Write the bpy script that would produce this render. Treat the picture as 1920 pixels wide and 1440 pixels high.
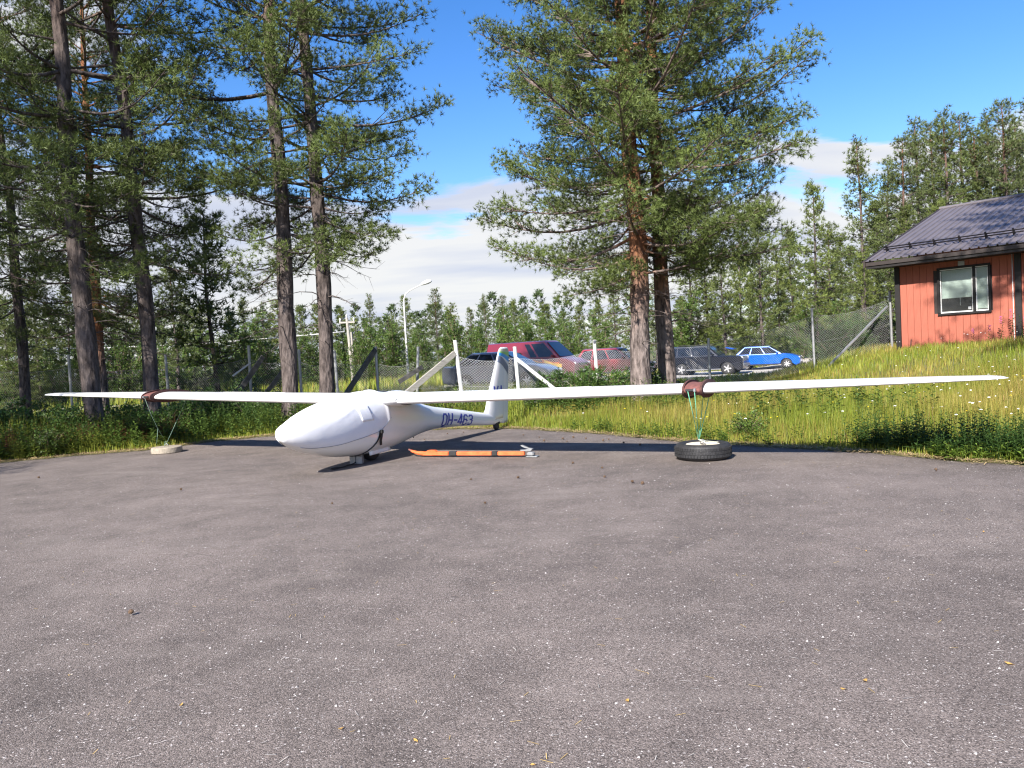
import bpy, bmesh, math, random
import numpy as np
from mathutils import Vector, Matrix

for _o in list(bpy.data.objects):
    bpy.data.objects.remove(_o)
SC = bpy.context.scene
COL = SC.collection
R = math.radians

# ------------------------------------------------------------------ camera
CAM_H, CAM_P, CAM_R, CAM_F = 1.372, R(2.222), R(3.045), 1400.0
cam_d = bpy.data.cameras.new('camera')
cam_d.sensor_width = 36.0
cam_d.lens = 36.0 * CAM_F / 1920.0
cam_d.clip_start = 0.05
cam_d.clip_end = 3000.0
cam = bpy.data.objects.new('camera', cam_d)
COL.objects.link(cam)
_F = Vector((0, math.cos(CAM_P), -math.sin(CAM_P)))
_Z = Vector((0, math.sin(CAM_P), math.cos(CAM_P)))
_X = Vector((1, 0, 0))
_R = _X * math.cos(CAM_R) - _Z * math.sin(CAM_R)
_U = _X * math.sin(CAM_R) + _Z * math.cos(CAM_R)
cam.matrix_world = Matrix(((_R.x, _U.x, -_F.x, 0), (_R.y, _U.y, -_F.y, 0), (_R.z, _U.z, -_F.z, CAM_H), (0, 0, 0, 1)))
SC.camera = cam


def at(px, py, Y):
    """World point at ground distance Y seen at a photograph pixel (1920 x 1440)."""
    d = _R * ((px - 960) / CAM_F) + _U * ((720 - py) / CAM_F) + _F
    return Vector((0, 0, CAM_H)) + d * (Y / d.y)


# ------------------------------------------------------------------ sky and sun
SUN_X, SUN_Y = 0.64, 1.22            # shadow offset on the ground per metre of height
SUN_EL = math.atan2(1.0, math.hypot(SUN_X, SUN_Y))
to_sun = Vector((-SUN_X, -SUN_Y, 1.0)).normalized()
world = bpy.data.worlds.new('World')
SC.world = world
world.use_nodes = True
nt = world.node_tree
nt.nodes.clear()
N = nt.nodes.new
L = nt.links.new


def mathn(tree, op, a, b=None, c=None, clamp=False):
    n = tree.nodes.new('ShaderNodeMath')
    n.operation = op
    n.use_clamp = clamp
    for i, v in enumerate((a, b, c)):
        if v is None:
            continue
        if isinstance(v, (int, float)):
            n.inputs[i].default_value = v
        else:
            tree.links.new(v, n.inputs[i])
    return n.outputs[0]


def maprange(tree, v, a, b, c, d, mode='SMOOTHSTEP'):
    n = tree.nodes.new('ShaderNodeMapRange')
    n.interpolation_type = mode
    tree.links.new(v, n.inputs[0])
    for i, x in enumerate((a, b, c, d)):
        n.inputs[i + 1].default_value = x
    return n.outputs[0]


sky = N('ShaderNodeTexSky')
sky.sky_type = 'NISHITA'
sky.sun_disc = False
sky.sun_elevation = SUN_EL
sky.sun_rotation = math.atan2(to_sun.x, to_sun.y)
sky.altitude = 200
sky.air_density = 1.15
sky.dust_density = 0.35
sky.ozone_density = 3.2
bg_sky = N('ShaderNodeBackground')
bg_sky.inputs[1].default_value = 0.098
hs = N('ShaderNodeHueSaturation')
hs.inputs['Saturation'].default_value = 1.32
hs.inputs['Hue'].default_value = 0.512
L(sky.outputs[0], hs.inputs['Color'])
L(hs.outputs[0], bg_sky.inputs[0])
tc = N('ShaderNodeTexCoord')
nrm = N('ShaderNodeVectorMath'); nrm.operation = 'NORMALIZE'
L(tc.outputs['Generated'], nrm.inputs[0])
sep = N('ShaderNodeSeparateXYZ'); L(nrm.outputs[0], sep.inputs[0])
zc = mathn(nt, 'MAXIMUM', sep.outputs[2], 0.0)
den = mathn(nt, 'ADD', zc, 0.20)
cx = mathn(nt, 'DIVIDE', sep.outputs[0], den)
cy = mathn(nt, 'DIVIDE', sep.outputs[1], den)
cmb = N('ShaderNodeCombineXYZ'); L(cx, cmb.inputs[0]); L(cy, cmb.inputs[1])
n1 = N('ShaderNodeTexNoise'); n1.inputs['Scale'].default_value = 1.7; n1.inputs['Detail'].default_value = 9; n1.inputs['Roughness'].default_value = 0.56
n1.inputs['Distortion'].default_value = 0.35
mp = N('ShaderNodeMapping'); mp.inputs['Location'].default_value = (0.6, 4.2, 1.1); mp.inputs['Scale'].default_value = (0.62, 1.0, 1.0)
L(cmb.outputs[0], mp.inputs[0]); L(mp.outputs[0], n1.inputs['Vector'])
# cloud cover thickens towards the horizon, and more to the west (left)
bank = maprange(nt, zc, 0.12, 0.31, 0.33, 0.0)
west = maprange(nt, cx, -0.35, -1.3, 0.0, 0.16)
cov = mathn(nt, 'ADD', mathn(nt, 'ADD', n1.outputs[0], bank), west)
mask = maprange(nt, cov, 0.635, 0.725, 0.0, 0.97)
n2 = N('ShaderNodeTexNoise'); n2.inputs['Scale'].default_value = 1.6; n2.inputs['Detail'].default_value = 7
mp2 = N('ShaderNodeMapping'); mp2.inputs['Location'].default_value = (8.3, 2.2, 0); mp2.inputs['Scale'].default_value = (0.45, 1.3, 1.0)
L(cmb.outputs[0], mp2.inputs[0]); L(mp2.outputs[0], n2.inputs['Vector'])
crp = N('ShaderNodeValToRGB')
crp.color_ramp.elements[0].position = 0.38; crp.color_ramp.elements[0].color = (0.73, 0.78, 0.93, 1)
crp.color_ramp.elements[1].position = 0.56; crp.color_ramp.elements[1].color = (1.0, 1.0, 1.0, 1)
L(n2.outputs[0], crp.inputs[0])
bg_cl = N('ShaderNodeBackground'); bg_cl.inputs[1].default_value = 0.41
L(crp.outputs[0], bg_cl.inputs[0])
mixs = N('ShaderNodeMixShader')
L(mask, mixs.inputs[0]); L(bg_sky.outputs[0], mixs.inputs[1]); L(bg_cl.outputs[0], mixs.inputs[2])
wo = N('ShaderNodeOutputWorld'); L(mixs.outputs[0], wo.inputs[0])

sun_d = bpy.data.lights.new('sun', 'SUN')
sun_d.energy = 5.0
sun_d.angle = R(0.53)
sun_d.color = (1.0, 0.945, 0.86)
sun = bpy.data.objects.new('sun', sun_d)
COL.objects.link(sun)
sun.location = (-10, -20, 30)
sun.rotation_euler = to_sun.to_track_quat('Z', 'Y').to_euler()

SC.view_settings.view_transform = 'Standard'
SC.view_settings.look = 'None'
SC.view_settings.gamma = 1.0
SC.view_settings.exposure = 1.16
SC.view_settings.use_curve_mapping = False
SC.cycles.max_bounces = 5
SC.cycles.diffuse_bounces = 2
SC.cycles.glossy_bounces = 2
SC.cycles.transmission_bounces = 3
SC.cycles.use_adaptive_sampling = True
SC.cycles.adaptive_threshold = 0.008
SC.cycles.transparent_max_bounces = 8
SC.cycles.use_denoising = True
SC.cycles.filter_width = 1.2

# ------------------------------------------------------------------ helpers


def tag(o, label=None, cat=None, group=None, kind=None):
    if label: o['label'] = label
    if cat: o['category'] = cat
    if group: o['group'] = group
    if kind: o['kind'] = kind
    return o


def link(o, parent=None):
    COL.objects.link(o)
    if parent is not None:
        o.parent = parent
    return o


def empty(name, loc=(0, 0, 0), rz=0.0, parent=None):
    o = bpy.data.objects.new(name, None)
    o.empty_display_size = 0.2
    o.location = loc
    o.rotation_euler = (0, 0, rz)
    return link(o, parent)


def mesh_np(name, V, F, C=None, smooth=False):
    """mesh from numpy verts (n,3) and faces (m,k); C = colour per vertex (n,3)."""
    V = np.asarray(V, np.float32); F = np.asarray(F, np.int32)
    me = bpy.data.meshes.new(name)
    k = F.shape[1]
    me.vertices.add(len(V)); me.vertices.foreach_set('co', V.ravel())
    me.loops.add(F.size); me.loops.foreach_set('vertex_index', F.ravel())
    me.polygons.add(len(F)); me.polygons.foreach_set('loop_start', np.arange(0, F.size, k, dtype=np.int32))
    if smooth:
        me.polygons.foreach_set('use_smooth', np.ones(len(F), bool))
    if C is not None:
        at_ = me.color_attributes.new('Col', 'FLOAT_COLOR', 'POINT')
        c4 = np.ones((len(V), 4), np.float32); c4[:, :3] = C
        at_.data.foreach_set('color', c4.ravel())
    me.update(calc_edges=True)
    return me


class MB:
    """collects shapes; build() links them as ONE mesh object"""
    def __init__(self):
        self.v = []; self.f = []

    def add(self, vs, fs):
        b = len(self.v)
        self.v += [tuple(v) for v in vs]
        self.f += [tuple(b + i for i in f) for f in fs]
        return self

    def box(self, c, s, rot=None, bev=0.0):
        x, y, z = s[0] / 2, s[1] / 2, s[2] / 2
        if bev > 0:
            b = min(bev, x * .9, y * .9, z * .9)
            vs = []
            for (zz, e) in ((-z, b), (-z + b, 0), (z - b, 0), (z, b)):
                X, Y = x - e, y - e
                vs += [(-X + b, -Y, zz), (X - b, -Y, zz), (X, -Y + b, zz), (X, Y - b, zz), (X - b, Y, zz), (-X + b, Y, zz), (-X, Y - b, zz), (-X, -Y + b, zz)]
            fs = [tuple(reversed(range(8))), tuple(range(24, 32))]
            for k in range(3):
                for i in range(8):
                    j = (i + 1) % 8
                    fs.append((k * 8 + i, k * 8 + j, k * 8 + 8 + j, k * 8 + 8 + i))
        else:
            vs = [(-x, -y, -z), (x, -y, -z), (x, y, -z), (-x, y, -z), (-x, -y, z), (x, -y, z), (x, y, z), (-x, y, z)]
            fs = [(0, 3, 2, 1), (4, 5, 6, 7), (0, 1, 5, 4), (1, 2, 6, 5), (2, 3, 7, 6), (3, 0, 4, 7)]
        m = rot if rot is not None else Matrix.Identity(3)
        c = Vector(c)
        return self.add([m @ Vector(v) + c for v in vs], fs)

    def bar(self, a, b, w, h, up=(0, 0, 1)):
        a = Vector(a); b = Vector(b)
        d = (b - a); ln = d.length; d.normalize()
        u = Vector(up)
        s = d.cross(u)
        if s.length < 1e-4: s = d.cross(Vector((1, 0, 0)))
        s.normalize(); u = s.cross(d)
        m = Matrix((d, s, u)).transposed()
        return self.box((a + b) / 2, (ln, w, h), m)

    def tube(self, pts, r, n=8, cap=True):
        pts = [Vector(p) for p in pts]
        rs = r if isinstance(r, (list, tuple)) else [r] * len(pts)
        vs = []; fs = []
        prev = None
        for i, p in enumerate(pts):
            d = (pts[min(i + 1, len(pts) - 1)] - pts[max(i - 1, 0)]).normalized()
            if prev is None:
                s = d.cross(Vector((0, 0, 1)))
                if s.length < .01: s = d.cross(Vector((1, 0, 0)))
            else:
                s = prev - d * prev.dot(d)
            s.normalize(); prev = s
            u = d.cross(s)
            for k in range(n):
                a = 2 * math.pi * k / n
                vs.append(p + (s * math.cos(a) + u * math.sin(a)) * rs[i])
        for i in range(len(pts) - 1):
            for k in range(n):
                j = (k + 1) % n
                fs.append((i * n + k, i * n + j, (i + 1) * n + j, (i + 1) * n + k))
        if cap:
            fs.append(tuple(reversed(range(n)))); fs.append(tuple(range((len(pts) - 1) * n, len(pts) * n)))
        return self.add(vs, fs)

    def lathe(self, prof, c=(0, 0, 0), n=24, axis='z'):
        """prof: list of (r, h); closed with end caps when r > 0"""
        vs = []; fs = []
        for (r, h) in prof:
            for k in range(n):
                a = 2 * math.pi * k / n
                x, y = r * math.cos(a), r * math.sin(a)
                v = (x, y, h) if axis == 'z' else ((x, h, y) if axis == 'y' else (h, x, y))
                vs.append(Vector(v) + Vector(c))
        for i in range(len(prof) - 1):
            for k in range(n):
                j = (k + 1) % n
                q = (i * n + k, i * n + j, (i + 1) * n + j, (i + 1) * n + k)
                fs.append(q if axis != 'y' else tuple(reversed(q)))
        fs.append(tuple(reversed(range(n)))); fs.append(tuple(range((len(prof) - 1) * n, len(prof) * n)))
        return self.add(vs, fs)

    def prism(self, poly, y0, y1, plane='xz'):
        """poly in (x,z) extruded from y0 to y1"""
        n = len(poly)
        P = (lambda p, y: (p[0], y, p[1])) if plane == 'xz' else ((lambda p, y: (y, p[0], p[1])) if plane == 'yz' else (lambda p, y: (p[0], p[1], y)))
        vs = [P(p, y0) for p in poly] + [P(p, y1) for p in poly]
        fs = [tuple(range(n)), tuple(reversed(range(n, 2 * n)))]
        fs += [(i, i + n, (i + 1) % n + n, (i + 1) % n) for i in range(n)]
        return self.add(vs, fs)

    def mesh(self, name, smooth=False, fix=True):
        me = bpy.data.meshes.new(name)
        me.from_pydata(self.v, [], self.f)
        if fix:
            bm = bmesh.new(); bm.from_mesh(me)
            bmesh.ops.recalc_face_normals(bm, faces=bm.faces)
            if smooth == 'auto':
                for f_ in bm.faces: f_.smooth = True
                for e in bm.edges:
                    if len(e.link_faces) == 2 and e.calc_face_angle(0) > 0.6: e.smooth = False
            bm.to_mesh(me); bm.free()
        if smooth is True:
            me.polygons.foreach_set('use_smooth', [True] * len(me.polygons))
        me.update()
        return me

    def build(self, name, mat, parent=None, smooth=False, loc=None, fix=True):
        me = self.mesh(name, smooth, fix)
        me.materials.append(mat)
        o = bpy.data.objects.new(name, me)
        if loc is not None: o.location = loc
        return link(o, parent)


def obj(name, me, mat, parent=None, loc=None):
    if mat is not None and not me.materials:
        me.materials.append(mat)
    o = bpy.data.objects.new(name, me)
    if loc is not None: o.location = loc
    return link(o, parent)


def copy_tree(o, parent=None):
    c = o.copy()
    COL.objects.link(c)
    if parent is not None: c.parent = parent
    for ch in list(o.children):
        copy_tree(ch, c)
    return c


# ------------------------------------------------------------------ materials
def mat(name, col, rough=0.6, metal=0.0, var=0.12, scale=6.0, bump=0.0, bscale=40.0, spec=0.5, coat=0.0, col2=None, stretch=(1, 1, 1)):
    m = bpy.data.materials.new(name); m.use_nodes = True
    t = m.node_tree; b = t.nodes['Principled BSDF']
    b.inputs['Roughness'].default_value = rough
    b.inputs['Metallic'].default_value = metal
    b.inputs['Specular IOR Level'].default_value = spec
    if coat:
        b.inputs['Coat Weight'].default_value = coat
        b.inputs['Coat Roughness'].default_value = 0.06
    tcn = t.nodes.new('ShaderNodeTexCoord')
    mpn = t.nodes.new('ShaderNodeMapping'); mpn.inputs['Scale'].default_value = stretch
    t.links.new(tcn.outputs['Object'], mpn.inputs[0])
    nz = t.nodes.new('ShaderNodeTexNoise'); nz.inputs['Scale'].default_value = scale; nz.inputs['Detail'].default_value = 6
    nz.inputs['Roughness'].default_value = 0.62
    t.links.new(mpn.outputs[0], nz.inputs['Vector'])
    r = t.nodes.new('ShaderNodeValToRGB')
    c2 = col2 if col2 is not None else [min(1, c * (1 + var)) for c in col]
    c1 = col if col2 is not None else [c * (1 - var) for c in col]
    r.color_ramp.elements[0].position = 0.33; r.color_ramp.elements[0].color = (*c1, 1)
    r.color_ramp.elements[1].position = 0.67; r.color_ramp.elements[1].color = (*c2, 1)
    t.links.new(nz.outputs[0], r.inputs[0]); t.links.new(r.outputs[0], b.inputs['Base Color'])
    if bump:
        nb = t.nodes.new('ShaderNodeTexNoise'); nb.inputs['Scale'].default_value = bscale; nb.inputs['Detail'].default_value = 5
        t.links.new(mpn.outputs[0], nb.inputs['Vector'])
        bp = t.nodes.new('ShaderNodeBump'); bp.inputs['Strength'].default_value = bump; bp.inputs['Distance'].default_value = 0.02
        t.links.new(nb.outputs[0], bp.inputs['Height']); t.links.new(bp.outputs[0], b.inputs['Normal'])
    return m


def mat_leaf(name, rough=0.55, trans=0.25, tint=(1, 1, 1), spec=0.3):
    """colour from the per-leaf attribute; thin leaves let a little light through"""
    m = bpy.data.materials.new(name); m.use_nodes = True
    t = m.node_tree; b = t.nodes['Principled BSDF']
    b.inputs['Roughness'].default_value = rough
    b.inputs['Specular IOR Level'].default_value = spec
    a = t.nodes.new('ShaderNodeAttribute'); a.attribute_name = 'Col'
    oi = t.nodes.new('ShaderNodeObjectInfo')
    mr = t.nodes.new('ShaderNodeMapRange'); t.links.new(oi.outputs['Random'], mr.inputs[0])
    mr.inputs[3].default_value = 0.82; mr.inputs[4].default_value = 1.18
    mx = t.nodes.new('ShaderNodeMix'); mx.data_type = 'RGBA'; mx.blend_type = 'MULTIPLY'; mx.inputs[0].default_value = 1.0
    t.links.new(a.outputs['Color'], mx.inputs[6]); t.links.new(mr.outputs[0], mx.inputs[7])
    t.links.new(mx.outputs[2], b.inputs['Base Color'])
    if trans > 0:
        tr = t.nodes.new('ShaderNodeBsdfTranslucent')
        t.links.new(mx.outputs[2], tr.inputs['Color'])
        ms = t.nodes.new('ShaderNodeMixShader'); ms.inputs[0].default_value = trans
        out = t.nodes['Material Output']
        t.links.new(b.outputs[0], ms.inputs[1]); t.links.new(tr.outputs[0], ms.inputs[2])
        t.links.new(ms.outputs[0], out.inputs[0])
    return m


def mat_glass(name, col=(0.02, 0.025, 0.03), through=0.0):
    m = bpy.data.materials.new(name); m.use_nodes = True
    t = m.node_tree; b = t.nodes['Principled BSDF']
    b.inputs['Base Color'].default_value = (*col, 1)
    b.inputs['Roughness'].default_value = 0.04
    b.inputs['Specular IOR Level'].default_value = 0.6
    nz = t.nodes.new('ShaderNodeTexNoise'); nz.inputs['Scale'].default_value = 3.0
    bp = t.nodes.new('ShaderNodeBump'); bp.inputs['Strength'].default_value = 0.02
    t.links.new(nz.outputs[0], bp.inputs['Height']); t.links.new(bp.outputs[0], b.inputs['Normal'])
    if through > 0:
        tp = t.nodes.new('ShaderNodeBsdfTransparent'); tp.inputs[0].default_value = (0.9, 0.93, 0.92, 1)
        gl = t.nodes.new('ShaderNodeBsdfGlossy'); gl.inputs['Roughness'].default_value = 0.02
        fr = t.nodes.new('ShaderNodeFresnel'); fr.inputs[0].default_value = 1.5
        ms = t.nodes.new('ShaderNodeMixShader')
        t.links.new(fr.outputs[0], ms.inputs[0]); t.links.new(tp.outputs[0], ms.inputs[1]); t.links.new(gl.outputs[0], ms.inputs[2])
        t.links.new(ms.outputs[0], t.nodes['Material Output'].inputs[0])
    return m


M = {}
M['gel'] = mat('white_gelcoat', (0.80, 0.80, 0.79), 0.22, var=0.02, scale=2, coat=0.3)
M['gelworn'] = mat('scuffed_gelcoat', (0.62, 0.62, 0.60), 0.4, scale=14, col2=(0.80, 0.80, 0.79))
M['cover'] = mat('white_cover_cloth', (0.78, 0.78, 0.80), 0.75, var=0.03, scale=3, bump=0.10, bscale=9)
M['blue'] = mat('registration_blue', (0.008, 0.03, 0.36), 0.35, var=0.08)
M['black'] = mat('black_webbing', (0.012, 0.012, 0.013), 0.7)
M['rubber'] = mat('black_rubber', (0.022, 0.022, 0.024), 0.62, var=0.3, scale=20, bump=0.25, bscale=60)
M['cyan'] = mat('stripe_blue', (0.03, 0.33, 0.75), 0.35)
M['lime'] = mat('stripe_green', (0.28, 0.55, 0.16), 0.35)
M['sand'] = mat('stripe_sand', (0.50, 0.50, 0.36), 0.4)
M['greyst'] = mat('stripe_grey', (0.15, 0.18, 0.25), 0.4)
M['felt'] = mat('brown_felt', (0.085, 0.036, 0.030), 0.9, var=0.3, scale=25, bump=0.4)
M['feltr'] = mat('reddish_felt', (0.17, 0.065, 0.055), 0.9, var=0.3, scale=25, bump=0.4)
M['rope'] = mat('green_rope', (0.16, 0.52, 0.36), 0.7, var=0.25, scale=60)
M['rope3'] = mat('faded_green_rope', (0.27, 0.42, 0.33), 0.8, var=0.2, scale=60)
M['rope2'] = mat('pale_rope', (0.55, 0.58, 0.48), 0.8, var=0.2, scale=60)
M['conc'] = mat('concrete', (0.25, 0.215, 0.17), 0.9, scale=18, col2=(0.38, 0.33, 0.265), bump=0.5, bscale=70)
M['cream'] = mat('cream_disc', (0.62, 0.52, 0.38), 0.8, scale=16, col2=(0.75, 0.70, 0.60))
M['orange'] = mat('orange_paint', (0.62, 0.10, 0.025), 0.55, scale=11, col2=(0.80, 0.17, 0.05))
M['steel'] = mat('galvanised_steel', (0.36, 0.37, 0.38), 0.45, 0.6, var=0.18, scale=12)
M['paintw'] = mat('white_post_paint', (0.62, 0.61, 0.60), 0.6, var=0.15, scale=10)
M['wire'] = mat('fence_wire', (0.40, 0.40, 0.40), 0.5, 0.3, var=0.1)
M['wirep'] = mat('bright_fence_wire', (0.70, 0.70, 0.70), 0.5, 0.2, var=0.1)
M['wood'] = mat('weathered_timber', (0.26, 0.24, 0.21), 0.85, scale=7, col2=(0.46, 0.43, 0.39), stretch=(1, 1, 8), bump=0.3)
M['wood_shaded'] = mat('shaded_old_timber', (0.05, 0.048, 0.045), 0.9, scale=9, col2=(0.10, 0.095, 0.09), bump=0.3)  # timber darkened to paint in the shaded side of the fence braces
M['redwall'] = mat('falu_red_boards', (0.35, 0.102, 0.066), 0.75, var=0.10, scale=5, stretch=(6, 6, 0.7), bump=0.15, bscale=30)
M['trim'] = mat('black_brown_trim', (0.010, 0.008, 0.009), 0.6, var=0.3, scale=12)
M['roof'] = mat('plum_grey_roof_sheet', (0.122, 0.108, 0.118), 0.45, var=0.10, scale=2.0, spec=0.4)
M['fascia'] = mat('brown_fascia', (0.032, 0.024, 0.023), 0.6, var=0.2)
M['white'] = mat('white_paint', (0.74, 0.74, 0.73), 0.5, var=0.05)
M['blind'] = mat('white_blind', (0.75, 0.80, 0.76), 0.6, var=0.04)
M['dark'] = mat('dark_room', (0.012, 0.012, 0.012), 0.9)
M['pane'] = mat_glass('window_pane', through=1.0)
M['cglass'] = mat_glass('car_glass', (0.012, 0.015, 0.02))
M['rim'] = mat('alloy_rim', (0.62, 0.62, 0.63), 0.3, 0.6, var=0.08)
M['lampc'] = mat('clear_lens', (0.75, 0.76, 0.74), 0.12, var=0.1)
M['amber'] = mat('amber_lens', (0.75, 0.28, 0.05), 0.2)
M['plastic'] = mat('black_plastic', (0.02, 0.02, 0.021), 0.55)
M['chrome'] = mat('chrome', (0.6, 0.6, 0.6), 0.15, 0.9, var=0.03)
M['plate'] = mat('number_plate', (0.7, 0.7, 0.7), 0.4)
for nm, c, me_ in (('silver', (0.15, 0.165, 0.205), 0.3), ('vanred', (0.16, 0.010, 0.020), 0.0), ('carred', (0.24, 0.012, 0.020), 0.0), ('suv', (0.014, 0.016, 0.024), 0.2), ('bluecar', (0.004, 0.10, 0.52), 0.1)):
    M[nm] = mat('paint_' + nm, c, 0.28, me_, var=0.05, scale=2, coat=0.8)
M['flame1'] = mat('flame_orange', (0.80, 0.16, 0.02), 0.4)
M['flame2'] = mat('flame_yellow', (0.85, 0.50, 0.06), 0.4)
M['cone'] = mat('pine_cone', (0.10, 0.06, 0.035), 0.85, var=0.4, scale=60)
M['conered'] = mat('red_brown_leaf', (0.24, 0.07, 0.03), 0.8, var=0.4, scale=60)
M['needle'] = mat_leaf('pine_needles', 0.5, 0.16)
M['leaf'] = mat_leaf('leaves', 0.45, 0.30)
M['grass'] = mat_leaf('grass_blades', 0.55, 0.30)
M['litter'] = mat_leaf('straw_and_chips', 0.8, 0.0)


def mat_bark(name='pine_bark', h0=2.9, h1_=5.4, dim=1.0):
    m = bpy.data.materials.new(name); m.use_nodes = True
    t = m.node_tree; b = t.nodes['Principled BSDF']; b.inputs['Roughness'].default_value = 0.9
    b.inputs['Specular IOR Level'].default_value = 0.2
    tcn = t.nodes.new('ShaderNodeTexCoord')
    mpn = t.nodes.new('ShaderNodeMapping'); mpn.inputs['Scale'].default_value = (1, 1, 0.32)
    t.links.new(tcn.outputs['Object'], mpn.inputs[0])
    vo = t.nodes.new('ShaderNodeTexVoronoi'); vo.inputs['Scale'].default_value = 15; vo.feature = 'F1'
    t.links.new(mpn.outputs[0], vo.inputs['Vector'])
    nz = t.nodes.new('ShaderNodeTexNoise'); nz.inputs['Scale'].default_value = 9; nz.inputs['Detail'].default_value = 8; nz.inputs['Roughness'].default_value = 0.7
    t.links.new(mpn.outputs[0], nz.inputs['Vector'])
    sp = t.nodes.new('ShaderNodeSeparateXYZ'); t.links.new(tcn.outputs['Object'], sp.inputs[0])
    low = t.nodes.new('ShaderNodeValToRGB')
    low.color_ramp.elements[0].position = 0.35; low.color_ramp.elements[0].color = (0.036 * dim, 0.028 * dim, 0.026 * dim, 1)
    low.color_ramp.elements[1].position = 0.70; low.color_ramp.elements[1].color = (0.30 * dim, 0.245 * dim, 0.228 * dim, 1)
    t.links.new(nz.outputs[0], low.inputs[0])
    hi = t.nodes.new('ShaderNodeValToRGB')
    hi.color_ramp.elements[0].position = 0.33; hi.color_ramp.elements[0].color = (0.11, 0.05, 0.028, 1)
    hi.color_ramp.elements[1].position = 0.70; hi.color_ramp.elements[1].color = (0.34, 0.15, 0.075, 1)
    t.links.new(nz.outputs[0], hi.inputs[0])
    h1 = mathn(t, 'ADD', sp.outputs[2], mathn(t, 'MULTIPLY', nz.outputs[0], 2.4))
    fac = maprange(t, h1, h0, h1_, 0.0, 1.0)
    mx = t.nodes.new('ShaderNodeMix'); mx.data_type = 'RGBA'
    rr = mathn(t, 'SQRT', mathn(t, 'ADD', mathn(t, 'MULTIPLY', sp.outputs[0], sp.outputs[0]), mathn(t, 'MULTIPLY', sp.outputs[1], sp.outputs[1])))
    fac = mathn(t, 'MULTIPLY', fac, maprange(t, rr, 0.28, 0.6, 1.0, 0.12))
    t.links.new(fac, mx.inputs[0]); t.links.new(low.outputs[0], mx.inputs[6]); t.links.new(hi.outputs[0], mx.inputs[7])
    t.links.new(mx.outputs[2], b.inputs['Base Color'])
    bp = t.nodes.new('ShaderNodeBump'); bp.inputs['Strength'].default_value = 0.9; bp.inputs['Distance'].default_value = 0.03
    hh = mathn(t, 'ADD', mathn(t, 'MULTIPLY', vo.outputs[0], 1.0), nz.outputs[0])
    t.links.new(hh, bp.inputs['Height']); t.links.new(bp.outputs[0], b.inputs['Normal'])
    return m


M['bark'] = mat_bark()
M['bark2'] = mat_bark('shaded_brown_bark', 8.0, 17.0, 0.62)  # less orange bark, also dimmed to carry the shade on the left trunks
M['twig'] = mat('shrub_stem', (0.16, 0.12, 0.08), 0.85, var=0.3)


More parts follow.
